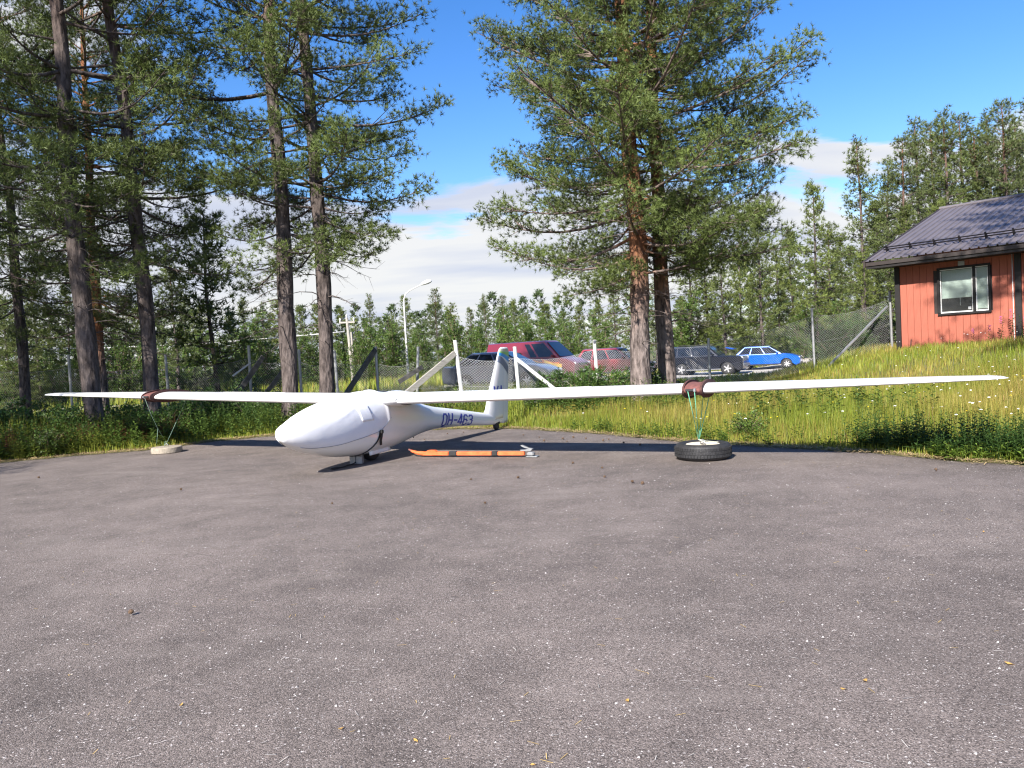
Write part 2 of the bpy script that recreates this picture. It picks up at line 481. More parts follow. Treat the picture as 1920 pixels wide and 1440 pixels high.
def mat_asphalt():
    m = bpy.data.materials.new('old_asphalt'); m.use_nodes = True
    t = m.node_tree; b = t.nodes['Principled BSDF']; b.inputs['Roughness'].default_value = 0.88
    b.inputs['Specular IOR Level'].default_value = 0.25
    tcn = t.nodes.new('ShaderNodeTexCoord'); V = tcn.outputs['Object']

    def noise(s, d=5, r=0.6, v=V):
        n = t.nodes.new('ShaderNodeTexNoise'); n.inputs['Scale'].default_value = s; n.inputs['Detail'].default_value = d; n.inputs['Roughness'].default_value = r
        t.links.new(v, n.inputs['Vector']); return n

    def voro(s, v=V):
        n = t.nodes.new('ShaderNodeTexVoronoi'); n.inputs['Scale'].default_value = s
        t.links.new(v, n.inputs['Vector']); return n

    big = noise(0.45, 6, 0.6); mid = noise(2.6, 6, 0.65); fine = noise(95, 4, 0.7)
    v1 = voro(210.0); v2 = voro(85.0)
    # stones: random value per voronoi cell
    s1 = t.nodes.new('ShaderNodeSeparateColor'); t.links.new(v1.outputs['Color'], s1.inputs[0])
    s2 = t.nodes.new('ShaderNodeSeparateColor'); t.links.new(v2.outputs['Color'], s2.inputs[0])
    base = t.nodes.new('ShaderNodeValToRGB'); e = base.color_ramp.elements
    e[0].position = 0.34; e[0].color = (0.104, 0.087, 0.079, 1)
    e[1].position = 0.66; e[1].color = (0.225, 0.187, 0.168, 1)
    tone = mathn(t, 'ADD', mathn(t, 'MULTIPLY', big.outputs[0], 0.55), mathn(t, 'MULTIPLY', mid.outputs[0], 0.45))
    t.links.new(tone, base.inputs[0])
    # fine grain: each stone lighter or darker
    g = mathn(t, 'ADD', 0.38, mathn(t, 'MULTIPLY', s1.outputs[0], 1.10))
    g2 = mathn(t, 'MULTIPLY', g, mathn(t, 'ADD', 0.60, mathn(t, 'MULTIPLY', fine.outputs[0], 0.80)))
    mx = t.nodes.new('ShaderNodeMix'); mx.data_type = 'RGBA'; mx.blend_type = 'MULTIPLY'; mx.inputs[0].default_value = 1
    t.links.new(base.outputs[0], mx.inputs[6]); t.links.new(g2, mx.inputs[7])
    # pale stone chips
    chip = mathn(t, 'MULTIPLY', mathn(t, 'GREATER_THAN', s2.outputs[1], 0.968), mathn(t, 'LESS_THAN', v2.outputs['Distance'], 0.42))
    chip2 = mathn(t, 'MULTIPLY', mathn(t, 'GREATER_THAN', s1.outputs[1], 0.945), mathn(t, 'LESS_THAN', v1.outputs['Distance'], 0.5))
    cc = mathn(t, 'MULTIPLY', mathn(t, 'MAXIMUM', chip, chip2), mathn(t, 'ADD', 0.35, mathn(t, 'MULTIPLY', s2.outputs[2], 0.55)), clamp=True)
    mx2 = t.nodes.new('ShaderNodeMix'); mx2.data_type = 'RGBA'
    t.links.new(cc, mx2.inputs[0]); t.links.new(mx.outputs[2], mx2.inputs[6]); mx2.inputs[7].default_value = (0.60, 0.55, 0.52, 1)
    # dusty pale drifts
    dn = noise(0.9, 7, 0.62)
    mpn = t.nodes.new('ShaderNodeMapping'); mpn.inputs['Scale'].default_value = (0.5, 1.3, 1); mpn.inputs['Location'].default_value = (4, 9, 0); mpn.inputs['Rotation'].default_value = (0, 0, 0.5)
    t.links.new(V, mpn.inputs[0]); t.links.new(mpn.outputs[0], dn.inputs['Vector'])
    dust = maprange(t, dn.outputs[0], 0.54, 0.72, 0.0, 0.36)
    mx3 = t.nodes.new('ShaderNodeMix'); mx3.data_type = 'RGBA'
    t.links.new(dust, mx3.inputs[0]); t.links.new(mx2.outputs[2], mx3.inputs[6]); mx3.inputs[7].default_value = (0.28, 0.24, 0.215, 1)
    # fine cracks and a few dark stains
    wn = noise(1.2, 4, 0.6)
    wv = t.nodes.new('ShaderNodeVectorMath'); wv.operation = 'MULTIPLY_ADD'; wv.inputs[1].default_value = (0.9, 0.9, 0.0)
    t.links.new(wn.outputs['Color'], wv.inputs[0]); t.links.new(V, wv.inputs[2])
    ck = t.nodes.new('ShaderNodeTexVoronoi'); ck.feature = 'DISTANCE_TO_EDGE'; ck.inputs['Scale'].default_value = 0.42
    t.links.new(wv.outputs[0], ck.inputs['Vector'])
    cr = mathn(t, 'MULTIPLY', maprange(t, ck.outputs['Distance'], 0.0015, 0.006, 1.0, 0.0), maprange(t, mid.outputs[0], 0.50, 0.62, 0.0, 0.35))
    st = maprange(t, noise(0.8, 5, 0.7).outputs[0], 0.62, 0.80, 0.0, 0.06)
    dk = mathn(t, 'MAXIMUM', cr, st)
    mx4 = t.nodes.new('ShaderNodeMix'); mx4.data_type = 'RGBA'
    t.links.new(dk, mx4.inputs[0]); t.links.new(mx3.outputs[2], mx4.inputs[6]); mx4.inputs[7].default_value = (0.055, 0.047, 0.045, 1)
    t.links.new(mx4.outputs[2], b.inputs['Base Color'])
    bp = t.nodes.new('ShaderNodeBump'); bp.inputs['Strength'].default_value = 0.55; bp.inputs['Distance'].default_value = 0.006
    hgt = mathn(t, 'ADD', mathn(t, 'MULTIPLY', v1.outputs['Distance'], -0.9), mathn(t, 'MULTIPLY', fine.outputs[0], 0.8))
    t.links.new(hgt, bp.inputs['Height']); t.links.new(bp.outputs[0], b.inputs['Normal'])
    return m


M['asphalt'] = mat_asphalt()
M['ground'] = mat('meadow_soil', (0.075, 0.082, 0.026), 0.95, scale=1.6, col2=(0.155, 0.145, 0.055), bump=0.4, bscale=20)
M['gravel'] = mat('pale_gravel', (0.34, 0.31, 0.27), 0.95, scale=30, col2=(0.56, 0.52, 0.46), bump=0.4, bscale=60)
# ------------------------------------------------------------------ ground
EDGE = np.array([(-60, -14), (-12.5, -12), (-11.4, 2.0), (-10.7, 7.0), (-9.7, 11.0), (-8.78, 12.75), (-7.9, 13.2), (-6.48, 13.65), (-5.87, 14.6), (-4.72, 15.1), (-2.5, 14.9),
                 (-0.14, 14.05), (1.29, 12.43), (2.29, 10.87), (2.75, 10.27), (3.35, 9.66), (3.95, 9.0), (4.39, 8.4), (4.72, 7.85), (5.2, 7.35),
                 (7, 6.2), (12, 3.5), (25, -2), (60, -14)], float)


def edge_y(x):
    return np.interp(x, EDGE[:, 0], EDGE[:, 1]) + 0.05 * np.sin(x * 7.1) * np.sin(x * 2.3 + 1) + 0.03 * np.sin(x * 17.0)


def sst(a, b, x):
    t = np.clip((x - a) / (b - a), 0, 1)
    return t * t * (3 - 2 * t)


def gz(x, y):
    """terrain height outside the apron"""
    x = np.asarray(x, float); y = np.asarray(y, float)
    hill = 0.98 * sst(5.8, 11.6, x) * sst(7.5, 19.5, y + 0.35 * (x - 5))
    hill = hill * (1 - sst(21.8, 27.0, y) * (1 - sst(16, 24, x)))
    low = -0.40 * sst(2, 12, x) * sst(26, 42, y) * (1 - sst(16, 30, x) * 0.4)
    left = -0.12 * sst(-2, -9, x) * sst(14, 20, y)
    w = 0.035 * np.sin(x * 0.9 + 1.3) * np.sin(y * 0.75) + 0.02 * np.sin(x * 2.3) * np.sin(y * 1.9 + 0.6)
    return hill + low + left + w * sst(0, 1.5, y - edge_y(x))


def gzs(x, y):
    return float(gz(x, y))


def axis_lines(lo, hi, fine, far):
    a = list(np.arange(lo, hi + 1e-6, fine))
    st = fine
    while a[-1] < far:
        st *= 1.35; a.append(a[-1] + st)
    st = fine
    while a[0] > -far:
        st *= 1.35; a.insert(0, a[0] - st)
    return np.array(a)


gxs = axis_lines(-26, 26, 0.4, 900)
gys = axis_lines(2, 56, 0.4, 900)
GX, GY = np.meshgrid(gxs, gys)
GZ = gz(GX, GY)
d_in = edge_y(GX) - GY
GZ = np.where(d_in > 0, np.minimum(GZ, 0.0) - 0.08 * sst(0, 0.5, d_in), GZ + 0.012)
nx, ny = len(gxs), len(gys)
ii = np.arange(nx * ny).reshape(ny, nx)
quads = np.stack([ii[:-1, :-1], ii[:-1, 1:], ii[1:, 1:], ii[1:, :-1]], -1).reshape(-1, 4)
o = obj('ground', mesh_np('ground', np.stack([GX, GY, GZ], -1).reshape(-1, 3), quads, smooth=True), M['ground'])
tag(o, kind='structure')

# apron: fine strip mesh, wavy far edge, front edge behind the camera
ax = np.concatenate([np.arange(-40, -12, 1.0), np.arange(-12, 9, 0.08), np.arange(9, 40, 1.0)])
ey = edge_y(ax)
rows = [np.full_like(ax, -25.0), np.full_like(ax, -6.0), np.minimum(ey - 0.6, 3.0), ey - 0.10, ey]
zz = [0, 0, 0, 0.0, -0.006]
V = np.concatenate([np.stack([ax, r_, np.full_like(ax, z_)], -1) for r_, z_ in zip(rows, zz)])
nn = len(ax); ii = np.arange(nn * len(rows)).reshape(len(rows), nn)
quads = np.stack([ii[:-1, :-1], ii[:-1, 1:], ii[1:, 1:], ii[1:, :-1]], -1).reshape(-1, 4)
o = obj('asphalt_apron', mesh_np('asphalt_apron', V, quads), M['asphalt'])
tag(o, kind='structure')

# gravel lane and parking beyond the fence
u = np.linspace(0, 1, 140)
cl = np.array([(-70, 33.5), (-30, 32.5), (-8, 31.5), (4, 34.5), (11, 42), (20, 47), (45, 50)], float)
cxs = np.interp(u, np.linspace(0, 1, len(cl)), cl[:, 0]); cys = np.interp(u, np.linspace(0, 1, len(cl)), cl[:, 1])
V = []
for k in (-4.5, -2, 0, 2, 4.5):
    yy = cys + k + 0.25 * np.sin(cxs * 1.7 + k)
    V.append(np.stack([cxs - k * 0.25, yy, gz(cxs - k * 0.25, yy) + 0.05], -1))
V = np.concatenate(V); ii = np.arange(140 * 5).reshape(5, 140)
quads = np.stack([ii[:-1, :-1], ii[:-1, 1:], ii[1:, 1:], ii[1:, :-1]], -1).reshape(-1, 4)
o = obj('gravel_road', mesh_np('gravel_road', V, quads, smooth=True), M['gravel'])
tag(o, kind='structure')


# ------------------------------------------------------------------ plants: vectorised geometry
def unit(v):
    return v / np.maximum(np.linalg.norm(v, axis=-1, keepdims=True), 1e-9)


def blades(P, D, n, ln, wd, rng, spread=0.8, cols=None, cvar=0.22, kite=True):
    """n thin blades from each point P around direction D"""
    N_ = len(P)
    P = np.repeat(P, n, 0); D = np.repeat(D, n, 0)
    d = unit(D + spread * rng.normal(size=(N_ * n, 3)))
    l = ln * rng.uniform(0.65, 1.25, (N_ * n, 1))
    s = unit(np.cross(d, rng.normal(size=(N_ * n, 3)))) * wd * 0.5
    a = P; t = P + d * l
    if kite:
        mid = P + d * l * 0.4
        V = np.stack([a, mid + s, t, mid - s], 1).reshape(-1, 3)
        F = np.arange(N_ * n * 4).reshape(-1, 4)
        k = 4
    else:
        V = np.stack([a - s, a + s, t], 1).reshape(-1, 3)
        F = np.arange(N_ * n * 3).reshape(-1, 3)
        k = 3
    if cols is not None:
        c = np.repeat(cols, n, 0) * rng.uniform(1 - cvar, 1 + cvar, (N_ * n, 1))
        C = np.repeat(c, k, 0)
    else:
        C = None
    return V, F, C


def seg_tubes(A, B, ra, rb, n=3):
    """straight tapered tubes A->B, vectorised"""
    A = np.asarray(A, float); B = np.asarray(B, float)
    d = unit(B - A)
    ref = np.where(np.abs(d[:, 2:3]) > 0.9, np.array([[1.0, 0, 0]]), np.array([[0, 0, 1.0]]))
    s = unit(np.cross(d, ref)); u_ = np.cross(d, s)
    ra = np.broadcast_to(np.asarray(ra, float).reshape(-1, 1), (len(A), 1)); rb = np.broadcast_to(np.asarray(rb, float).reshape(-1, 1), (len(A), 1))
    ring = []
    for P, r_ in ((A, ra), (B, rb)):
        for k in range(n):
            an = 2 * math.pi * k / n
            ring.append(P + (s * math.cos(an) + u_ * math.sin(an)) * r_)
    V = np.stack(ring, 1).reshape(-1, 3)
    b = (np.arange(len(A)) * 2 * n)[:, None]
    F = np.concatenate([np.concatenate([b + k, b + (k + 1) % n, b + n + (k + 1) % n, b + n + k], 1) for k in range(n)])
    return V, F


def path_tube(P, r_, n):
    P = np.asarray(P, float); m_ = len(P)
    d = unit(np.gradient(P, axis=0))
    ref = np.array([1.0, 0.13, 0]) if abs(d[0, 2]) > 0.7 else np.array([0, 0, 1.0])
    s = unit(np.cross(d, ref)); u_ = np.cross(d, s)
    an = np.arange(n) * 2 * math.pi / n
    V = P[:, None] + (s[:, None] * np.cos(an)[None, :, None] + u_[:, None] * np.sin(an)[None, :, None]) * np.asarray(r_).reshape(-1, 1, 1)
    i0 = np.arange((m_ - 1))[:, None] * n; k = np.arange(n)[None]
    F = np.stack([i0 + k, i0 + (k + 1) % n, i0 + n + (k + 1) % n, i0 + n + k], -1).reshape(-1, 4)
    return V.reshape(-1, 3), F


def join(parts):
    Vs, Fs, b = [], [], 0
    for V_, F_ in parts:
        Vs.append(V_); Fs.append(F_ + b); b += len(V_)
    return np.concatenate(Vs), np.concatenate(Fs)


def make_pine(seed, H, cb, cr, tr, tuft=0.11, nb=9, wd=0.016, wh=0.38, twig=1.0, sides=12, dead=8, shape=0.55, col=(0.100, 0.136, 0.038), lean=(0, 0), bare=0.3, spac=0.115, per=(3, 6), wob=0.06, jit=0.07, bark='bark', clump=0):
    """one Scots pine: (trunk + limbs mesh), (needle mesh), both based at the origin"""
    rng = np.random.default_rng(seed)
    zs = np.linspace(-0.25, H, max(14, int(H * 2.2)))
    ph = rng.uniform(0, 6, 4)
    tx = lambda z: lean[0] * z + wob * np.sin(z * 0.45 + ph[0]) * np.clip(z / 4, 0, 1) + 0.03 * np.sin(z * 1.3 + ph[1])
    ty = lambda z: lean[1] * z + wob * np.sin(z * 0.4 + ph[2]) * np.clip(z / 4, 0, 1)
    rad = lambda z: tr * (1 - np.clip(z, 0, H) / H) ** 0.72 * (1 + 0.28 * np.exp(-np.clip(z, 0, 9) * 2.4)) + 0.012
    wood = [path_tube(np.stack([tx(zs), ty(zs), zs], 1), rad(zs) * (1 + 0.05 * rng.normal(size=len(zs))), sides)]
    TP, TD, TC, SA, SB, SR = [], [], [], [], [], []
    z = cb
    hs_, az = [], rng.uniform(0, 6)
    while z < H - 0.25:
        k = rng.integers(per[0], per[1])
        for j in range(k):
            hs_.append((z + rng.uniform(-0.3, 0.3), az + 2 * math.pi * j / k + rng.uniform(-0.45, 0.45)))
        az += rng.uniform(0.3, 1.2)
        z += wh * rng.uniform(0.75, 1.3)
    for (hz, a) in hs_:
        t = np.clip((hz - cb) / (H - cb), 0, 1)
        prof = (1 - t) ** shape * (0.62 + 0.38 * min(1, t / 0.18))
        Lb = cr * prof * rng.uniform(0.55, 1.12) + 0.22
        if rng.random() < 0.10: Lb *= rng.uniform(0.3, 0.7)
        el0 = math.radians(-12 + 55 * t ** 1.1 + rng.uniform(-16, 18))
        npt = 7
        f = np.linspace(0, 1, npt)
        droop = rng.uniform(0.02, 0.12) * (1 - t)
        up = rng.uniform(0.05, 0.17)
        hx = f * Lb * math.cos(el0)
        vz = f * Lb * math.sin(el0) - droop * Lb * np.sin(f * math.pi) + up * Lb * f ** 2.5
        sw = rng.uniform(-0.22, 0.22) * f ** 2 * Lb
        dx, dy = math.cos(a), math.sin(a)
        P = np.stack([tx(hz) + hx * dx - sw * dy, ty(hz) + hx * dy + sw * dx, hz + vz], 1)
        r0 = min(0.010 + 0.0105 * Lb, float(rad(hz)) * 0.6)
        wood.append(path_tube(P, r0 * (1 - 0.8 * f), 5))
        # side shoots
        nt_ = max(3, int(Lb * 5.2 * twig))
        fr = bare + (1 - bare) * rng.random(nt_) ** 0.75
        B = np.stack([np.interp(fr, f, P[:, i]) for i in range(3)], 1)
        T = unit(np.stack([np.interp(fr, f, np.gradient(P[:, i])) for i in range(3)], 1))
        side = np.where(rng.random(nt_) < 0.5, 1.0, -1.0)[:, None]
        lat = unit(np.cross(T, np.array([[0, 0, 1.0]]))) * side
        tl = (0.20 + 0.26 * Lb * (1 - fr * 0.72)) * rng.uniform(0.5, 1.15, nt_)
        D = unit(T * rng.uniform(0.4, 1.0, (nt_, 1)) + lat * rng.uniform(0.35, 1.0, (nt_, 1)) + np.array([[0, 0, 1]]) * rng.uniform(-0.30, 0.85, (nt_, 1)))
        E_ = B + D * tl[:, None]
        B = np.concatenate([B, P[-1:]]); E_ = np.concatenate([E_, P[-1:] + unit(P[-1:] - P[-2:-1]) * 0.22]); D = unit(E_ - B)
        tl = np.linalg.norm(E_ - B, axis=1)
        SA.append(B); SB.append(E_); SR.append(np.full(len(B), 0.006 + 0.002 * Lb))
        tone = rng.uniform(0.82, 1.22)
        for q in range(len(B)):
            m_ = max(2, int(tl[q] / spac))
            g = np.linspace(0.22, 1.0, m_) + rng.uniform(-0.04, 0.04, m_)
            if clump:      # rounded puff of shoots at the twig end
                rc = 0.085 + 0.05 * rng.random()
                mc = clump + int(rng.integers(0, 4))
                off_ = rng.normal(size=(mc, 3)) * rc * np.array([[1.1, 1.1, 0.75]])
                TP.append(E_[q] + off_); TD.append(unit(off_) * 0.8 + D[q] * 0.5 + np.array([[0, 0, 0.3]]))
                TC.append(np.full((mc, 1), tone * rng.uniform(0.82, 1.2)))
            pts = B[q] + D[q] * (g * tl[q])[:, None] + rng.normal(size=(m_, 3)) * jit
            TP.append(pts); TD.append(np.repeat(D[q:q + 1], m_, 0) + np.array([[0, 0, 0.35]]))
            TC.append(np.repeat(tone * rng.uniform(0.86, 1.16, (1, 1)), m_, 0))
    # dead lower twigs
    for _ in range(dead):
        hz = rng.uniform(cb * 0.45, cb * 1.15); a = rng.uniform(0, 6.28); Lb = rng.uniform(0.4, 1.6) * cr / 3.2
        f = np.linspace(0, 1, 5)
        P = np.stack([tx(hz) + f * Lb * math.cos(a), ty(hz) + f * Lb * math.sin(a), hz + f * rng.uniform(-0.25, 0.25) * Lb + 0.08 * np.sin(f * 5)], 1)
        wood.append(path_tube(P, 0.013 * (1 - 0.8 * f), 4))
        k = 5; fr = rng.uniform(0.3, 1, k); B = np.stack([np.interp(fr, f, P[:, i]) for i in range(3)], 1)
        SA.append(B); SB.append(B + rng.normal(size=(k, 3)) * 0.16 + np.array([[math.cos(a), math.sin(a), 0]]) * 0.15); SR.append(np.full(k, 0.004))
    SA = np.concatenate(SA); SB = np.concatenate(SB); SR = np.concatenate(SR)
    wood.append(seg_tubes(SA, SB, SR, SR * 0.4, 3))
    Vw, Fw = join(wood)
    TP = np.concatenate(TP); TD = unit(np.concatenate(TD)); TC = np.concatenate(TC)
    hue = rng.uniform(0, 1, (len(TP), 1))
    base = np.array(col)[None] * TC
    base = base * (1 - hue * 0.25) + np.array([[col[0] * 1.45, col[1] * 1.18, col[2] * 0.9]]) * TC * hue * 0.25
    V, F, C = blades(TP, TD, nb, tuft, wd, rng, 0.75, base, 0.25, False)
    trunk = mesh_np('pine_trunk', Vw, Fw, smooth=True); trunk.materials.append(M[bark])
    crown = mesh_np('pine_crown', V, F, C); crown.materials.append(M['needle'])
    return trunk, crown


def place_tree(name, meshes, loc, rz=0.0, sc=1.0, label=None, cat='tree', group=None, tilt=(0, 0)):
    r_ = empty(name, loc, 0)
    r_.rotation_euler = (tilt[0], tilt[1], rz)
    ws = random.Random(int(loc[0] * 131 + loc[1] * 17)).uniform(0.88, 1.3) if group else 1.0
    r_.scale = (sc * ws, sc * ws, sc)
    a = bpy.data.objects.new('trunk', meshes[0]); link(a, r_)
    b = bpy.data.objects.new('crown', meshes[1]); link(b, r_)
    tag(r_, label, cat, group)
    return r_


def make_broadleaf(seed, H, cr, nst, nleaf, ls, col, spread=0.35, stem_r=0.02, low=0.15):
    """bush or young birch: several stems, leaves spread through the volume in clumps"""
    rng = np.random.default_rng(seed)
    wood, LP, LD = [], [], []
    for s in range(nst):
        a = rng.uniform(0, 6.28); lean_ = rng.uniform(0.1, 1.0) * cr
        h = H * rng.uniform(0.65, 1.05)
        f = np.linspace(0, 1, 6)
        P = np.stack([f ** 1.3 * lean_ * math.cos(a) + 0.04 * np.sin(f * 6 + a), f ** 1.3 * lean_ * math.sin(a) + 0.04 * np.cos(f * 5 + a), f * h - 0.05], 1)
        wood.append(path_tube(P, stem_r * (1 - 0.8 * f), 5))
        k = max(4, int(h * 7))
        fr = rng.uniform(low, 1, k); B = np.stack([np.interp(fr, f, P[:, i]) for i in range(3)], 1)
        dirs = unit(rng.normal(size=(k, 3)) * np.array([[1, 1, 0.45]]) + np.array([[0, 0, 0.35]]))
        tl = cr * spread * (1.15 - fr) * rng.uniform(0.5, 1.2, k) + 0.08
        E_ = B + dirs * tl[:, None]
        wood.append(seg_tubes(B, E_, stem_r * 0.3, stem_r * 0.12, 3))
        m_ = max(3, int(nleaf / nst / k))
        g = rng.uniform(0.15, 1.05, (k, m_, 1))
        pts = B[:, None] + (E_ - B)[:, None] * g + rng.normal(size=(k, m_, 3)) * 0.05 * (0.4 + cr)
        LP.append(pts.reshape(-1, 3)); LD.append(np.repeat(dirs, m_, 0))
    LP = np.concatenate(LP); LD = unit(np.concatenate(LD) + rng.normal(size=(len(LP), 3)) * 0.5)
    LP[:, 2] = np.maximum(LP[:, 2], 0.02)
    cols = np.array(col)[None] * rng.uniform(0.7, 1.35, (len(LP), 1)) * (1 + rng.normal(size=(len(LP), 3)) * 0.06)
    V, F, C = blades(LP, LD, 1, ls, ls * 0.5, rng, 0.5, cols, 0.1)
    V2, F2 = join(wood)
    st = mesh_np('bush_stems', V2, F2, smooth=True); st.materials.append(M['twig'])
    lf = mesh_np('bush_foliage', V, F, C); lf.materials.append(M['leaf'])
    return st, lf


def place_bush(name, meshes, loc, rz=0.0, sc=1.0, label=None, cat='bush', group=None):
    r_ = empty(name, loc, rz); r_.scale = (sc, sc, sc)
    link(bpy.data.objects.new('stem', meshes[0]), r_)
    link(bpy.data.objects.new('foliage', meshes[1]), r_)
    return tag(r_, label, cat, group)


LM = [(-1e9, 'at the left edge of the picture'), (20, 'left of the thick far-wing pine'), (110, 'around the thick far-wing pine'), (200, 'left of the straight collar pine'), (295, 'right of the straight collar pine'),
      (400, 'left of the forked pine'), (545, 'between the twin pines behind the cockpit'), (622, 'at the utility pole'), (685, 'left of the street lamp'), (762, 'right of the street lamp'), (850, 'above the grey hatchback'), (940, 'above the rear of the red van'),
      (1020, 'above the front of the red van'), (1100, 'above the red small car'), (1205, 'right of the mottled pine trunk'), (1290, 'above the black off-roader'), (1390, 'above the blue hatchback'), (1500, 'right of the blue hatchback'), (1570, 'at the braced fence corner'),
      (1640, 'at the left end of the house roof'), (1720, 'above the left part of the house roof'), (1800, 'above the middle of the house roof'), (1870, 'above the right part of the house roof'), (1925, 'beyond the right edge of the picture')]


def lm(px):
    return [t for x, t in LM if px >= x][-1]


# ------------------------------------------------------------------ the large pines
NEAR = dict(nb=14, tuft=0.115, wd=0.0125, spac=0.17, clump=7)
PA = make_pine(11, 18.5, 3.3, 4.0, 0.235, shape=0.36, dead=26, wh=0.31, bare=0.16, twig=1.5, **NEAR)          # bushy
PB = make_pine(23, 17.5, 4.0, 3.8, 0.205, shape=0.40, dead=34, wh=0.38, bare=0.26, twig=1.4, **NEAR)
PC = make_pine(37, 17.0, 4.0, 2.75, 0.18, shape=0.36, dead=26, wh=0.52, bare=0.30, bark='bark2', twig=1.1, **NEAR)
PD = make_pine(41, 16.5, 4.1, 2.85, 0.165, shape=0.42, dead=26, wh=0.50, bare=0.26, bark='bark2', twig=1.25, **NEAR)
PE = PD
PF = make_pine(67, 18.0, 6.4, 3.5, 0.19, shape=0.4, dead=4, wh=0.55, bare=0.26, nb=10, tuft=0.13, wd=0.018, spac=0.10, twig=1.5)


def big(name_label, meshes, px, py, Y, rz, sc=1.0, tilt=(0, 0)):
    p = at(px, py, Y)
    z = gzs(p.x, p.y)
    return place_tree('pine_tree', meshes, (p.x, p.y, z - 0.03), rz, sc, name_label, 'pine', None, tilt)


big('tall bushy pine with mottled grey trunk just right of the glider fin', PA, 1203, 735, 18.0, 0.6)
big('tall pine with darker trunk close behind the mottled one, beside the black off-roader', PB, 1251, 735, 19.3, 2.2)
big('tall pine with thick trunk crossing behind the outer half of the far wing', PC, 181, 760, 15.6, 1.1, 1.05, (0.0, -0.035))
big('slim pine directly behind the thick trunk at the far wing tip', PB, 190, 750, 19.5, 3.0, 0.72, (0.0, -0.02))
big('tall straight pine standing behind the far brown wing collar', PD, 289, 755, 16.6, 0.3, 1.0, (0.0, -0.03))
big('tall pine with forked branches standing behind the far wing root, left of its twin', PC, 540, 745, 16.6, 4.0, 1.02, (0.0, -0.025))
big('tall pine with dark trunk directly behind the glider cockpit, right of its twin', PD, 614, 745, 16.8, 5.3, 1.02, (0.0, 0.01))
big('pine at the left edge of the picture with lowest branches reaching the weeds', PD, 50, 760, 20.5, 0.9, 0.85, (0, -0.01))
# pines standing just outside the picture on the left; they shade the left-hand group
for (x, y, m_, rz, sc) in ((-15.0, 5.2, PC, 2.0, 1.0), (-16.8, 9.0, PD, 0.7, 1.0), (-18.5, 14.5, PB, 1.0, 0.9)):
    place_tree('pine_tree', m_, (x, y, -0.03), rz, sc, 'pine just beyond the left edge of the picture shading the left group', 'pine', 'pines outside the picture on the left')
place_tree('pine_tree', PF, (12.2, 13.4, gzs(12.2, 13.4) - 0.03), 0.2, 1.0, 'pine beside the red house whose branch tips enter at the top right', 'pine')
place_tree('pine_tree', PF, (8.5, 8.4, gzs(8.5, 8.4) - 0.03), 2.5, 1.0, 'tall pine outside the picture beside the near wing tip', 'pine')

# ------------------------------------------------------------------ middle distance and forest pines
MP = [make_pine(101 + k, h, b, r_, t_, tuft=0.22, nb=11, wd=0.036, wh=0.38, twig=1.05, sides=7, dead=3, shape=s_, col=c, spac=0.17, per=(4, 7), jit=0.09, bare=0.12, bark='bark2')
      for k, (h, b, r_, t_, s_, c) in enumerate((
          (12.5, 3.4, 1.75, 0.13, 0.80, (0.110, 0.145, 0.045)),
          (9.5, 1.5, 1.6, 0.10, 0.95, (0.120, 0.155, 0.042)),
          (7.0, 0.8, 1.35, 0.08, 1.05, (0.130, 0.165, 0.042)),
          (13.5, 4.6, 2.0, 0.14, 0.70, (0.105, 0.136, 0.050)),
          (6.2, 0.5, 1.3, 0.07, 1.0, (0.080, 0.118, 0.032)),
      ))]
MB_ = [make_broadleaf(201 + k, h, r_, n, nl, ls, c, 0.6, 0.035, 0.12) for k, (h, r_, n, nl, ls, c) in enumerate((
    (5.0, 1.3, 6, 6000, 0.12, (0.105, 0.165, 0.036)), (3.6, 1.4, 8, 5200, 0.11, (0.095, 0.150, 0.032)), (2.4, 1.3, 10, 4200, 0.095, (0.088, 0.150, 0.030))))]

rnd = random.Random(5)
big('slim young dark pine standing between the far wing collar and the forked pine', MP[4], 411, 745, 23.0, 1.2, 1.02, (0, -0.03))

specs = [  # px, py of the tree top, distance, prototype height index
    (690, 552, 62, 0), (757, 556, 66, 1), (815, 543, 60, 3), (846, 572, 64, 2), (880, 578, 70, 1), (907, 553, 63, 0), (942, 556, 66, 3), (962, 562, 60, 1),
    (985, 590, 58, 2), (1020, 570, 56, 2), (1055, 585, 60, 1), (1085, 575, 57, 2), (1120, 560, 56, 1), (1150, 540, 52, 1), (1185, 555, 60, 2), (1225, 520, 56, 0),
    (640, 580, 58, 1), (665, 595, 54, 2), (722, 600, 55, 4), (735, 590, 60, 2), (787, 605, 56, 4), (600, 570, 56, 2), (560, 575, 60, 1), (520, 560, 52, 2), (490, 575, 55, 4),
    (455, 560, 50, 1), (430, 590, 48, 2), (375, 570, 46, 2), (345, 560, 52, 1), (318, 480, 38, 0), (300, 575, 44, 4), (262, 570, 50, 2), (235, 555, 46, 1), (205, 585, 42, 4),
    (150, 560, 46, 2), (120, 540, 40, 1), (90, 580, 44, 4), (60, 540, 38, 2), (25, 520, 36, 1), (5, 560, 42, 2), (-30, 500, 40, 0), (-60, 540, 36, 1)]
for (px, py, Y, k) in specs:
    p = at(px, py, Y); h0 = (12.5, 9.5, 7.0, 13.5, 6.2)[k]; z = gzs(p.x, Y)
    place_tree('pine_tree', MP[k], (p.x, Y, z - 0.05), rnd.uniform(0, 6.28), (p.z - z) / h0, ('tall ' if k in (0, 3) else 'young ' if k in (2, 4) else '') + 'pine beyond the gravel road ' + lm(px), 'pine', 'pines beyond the gravel road')
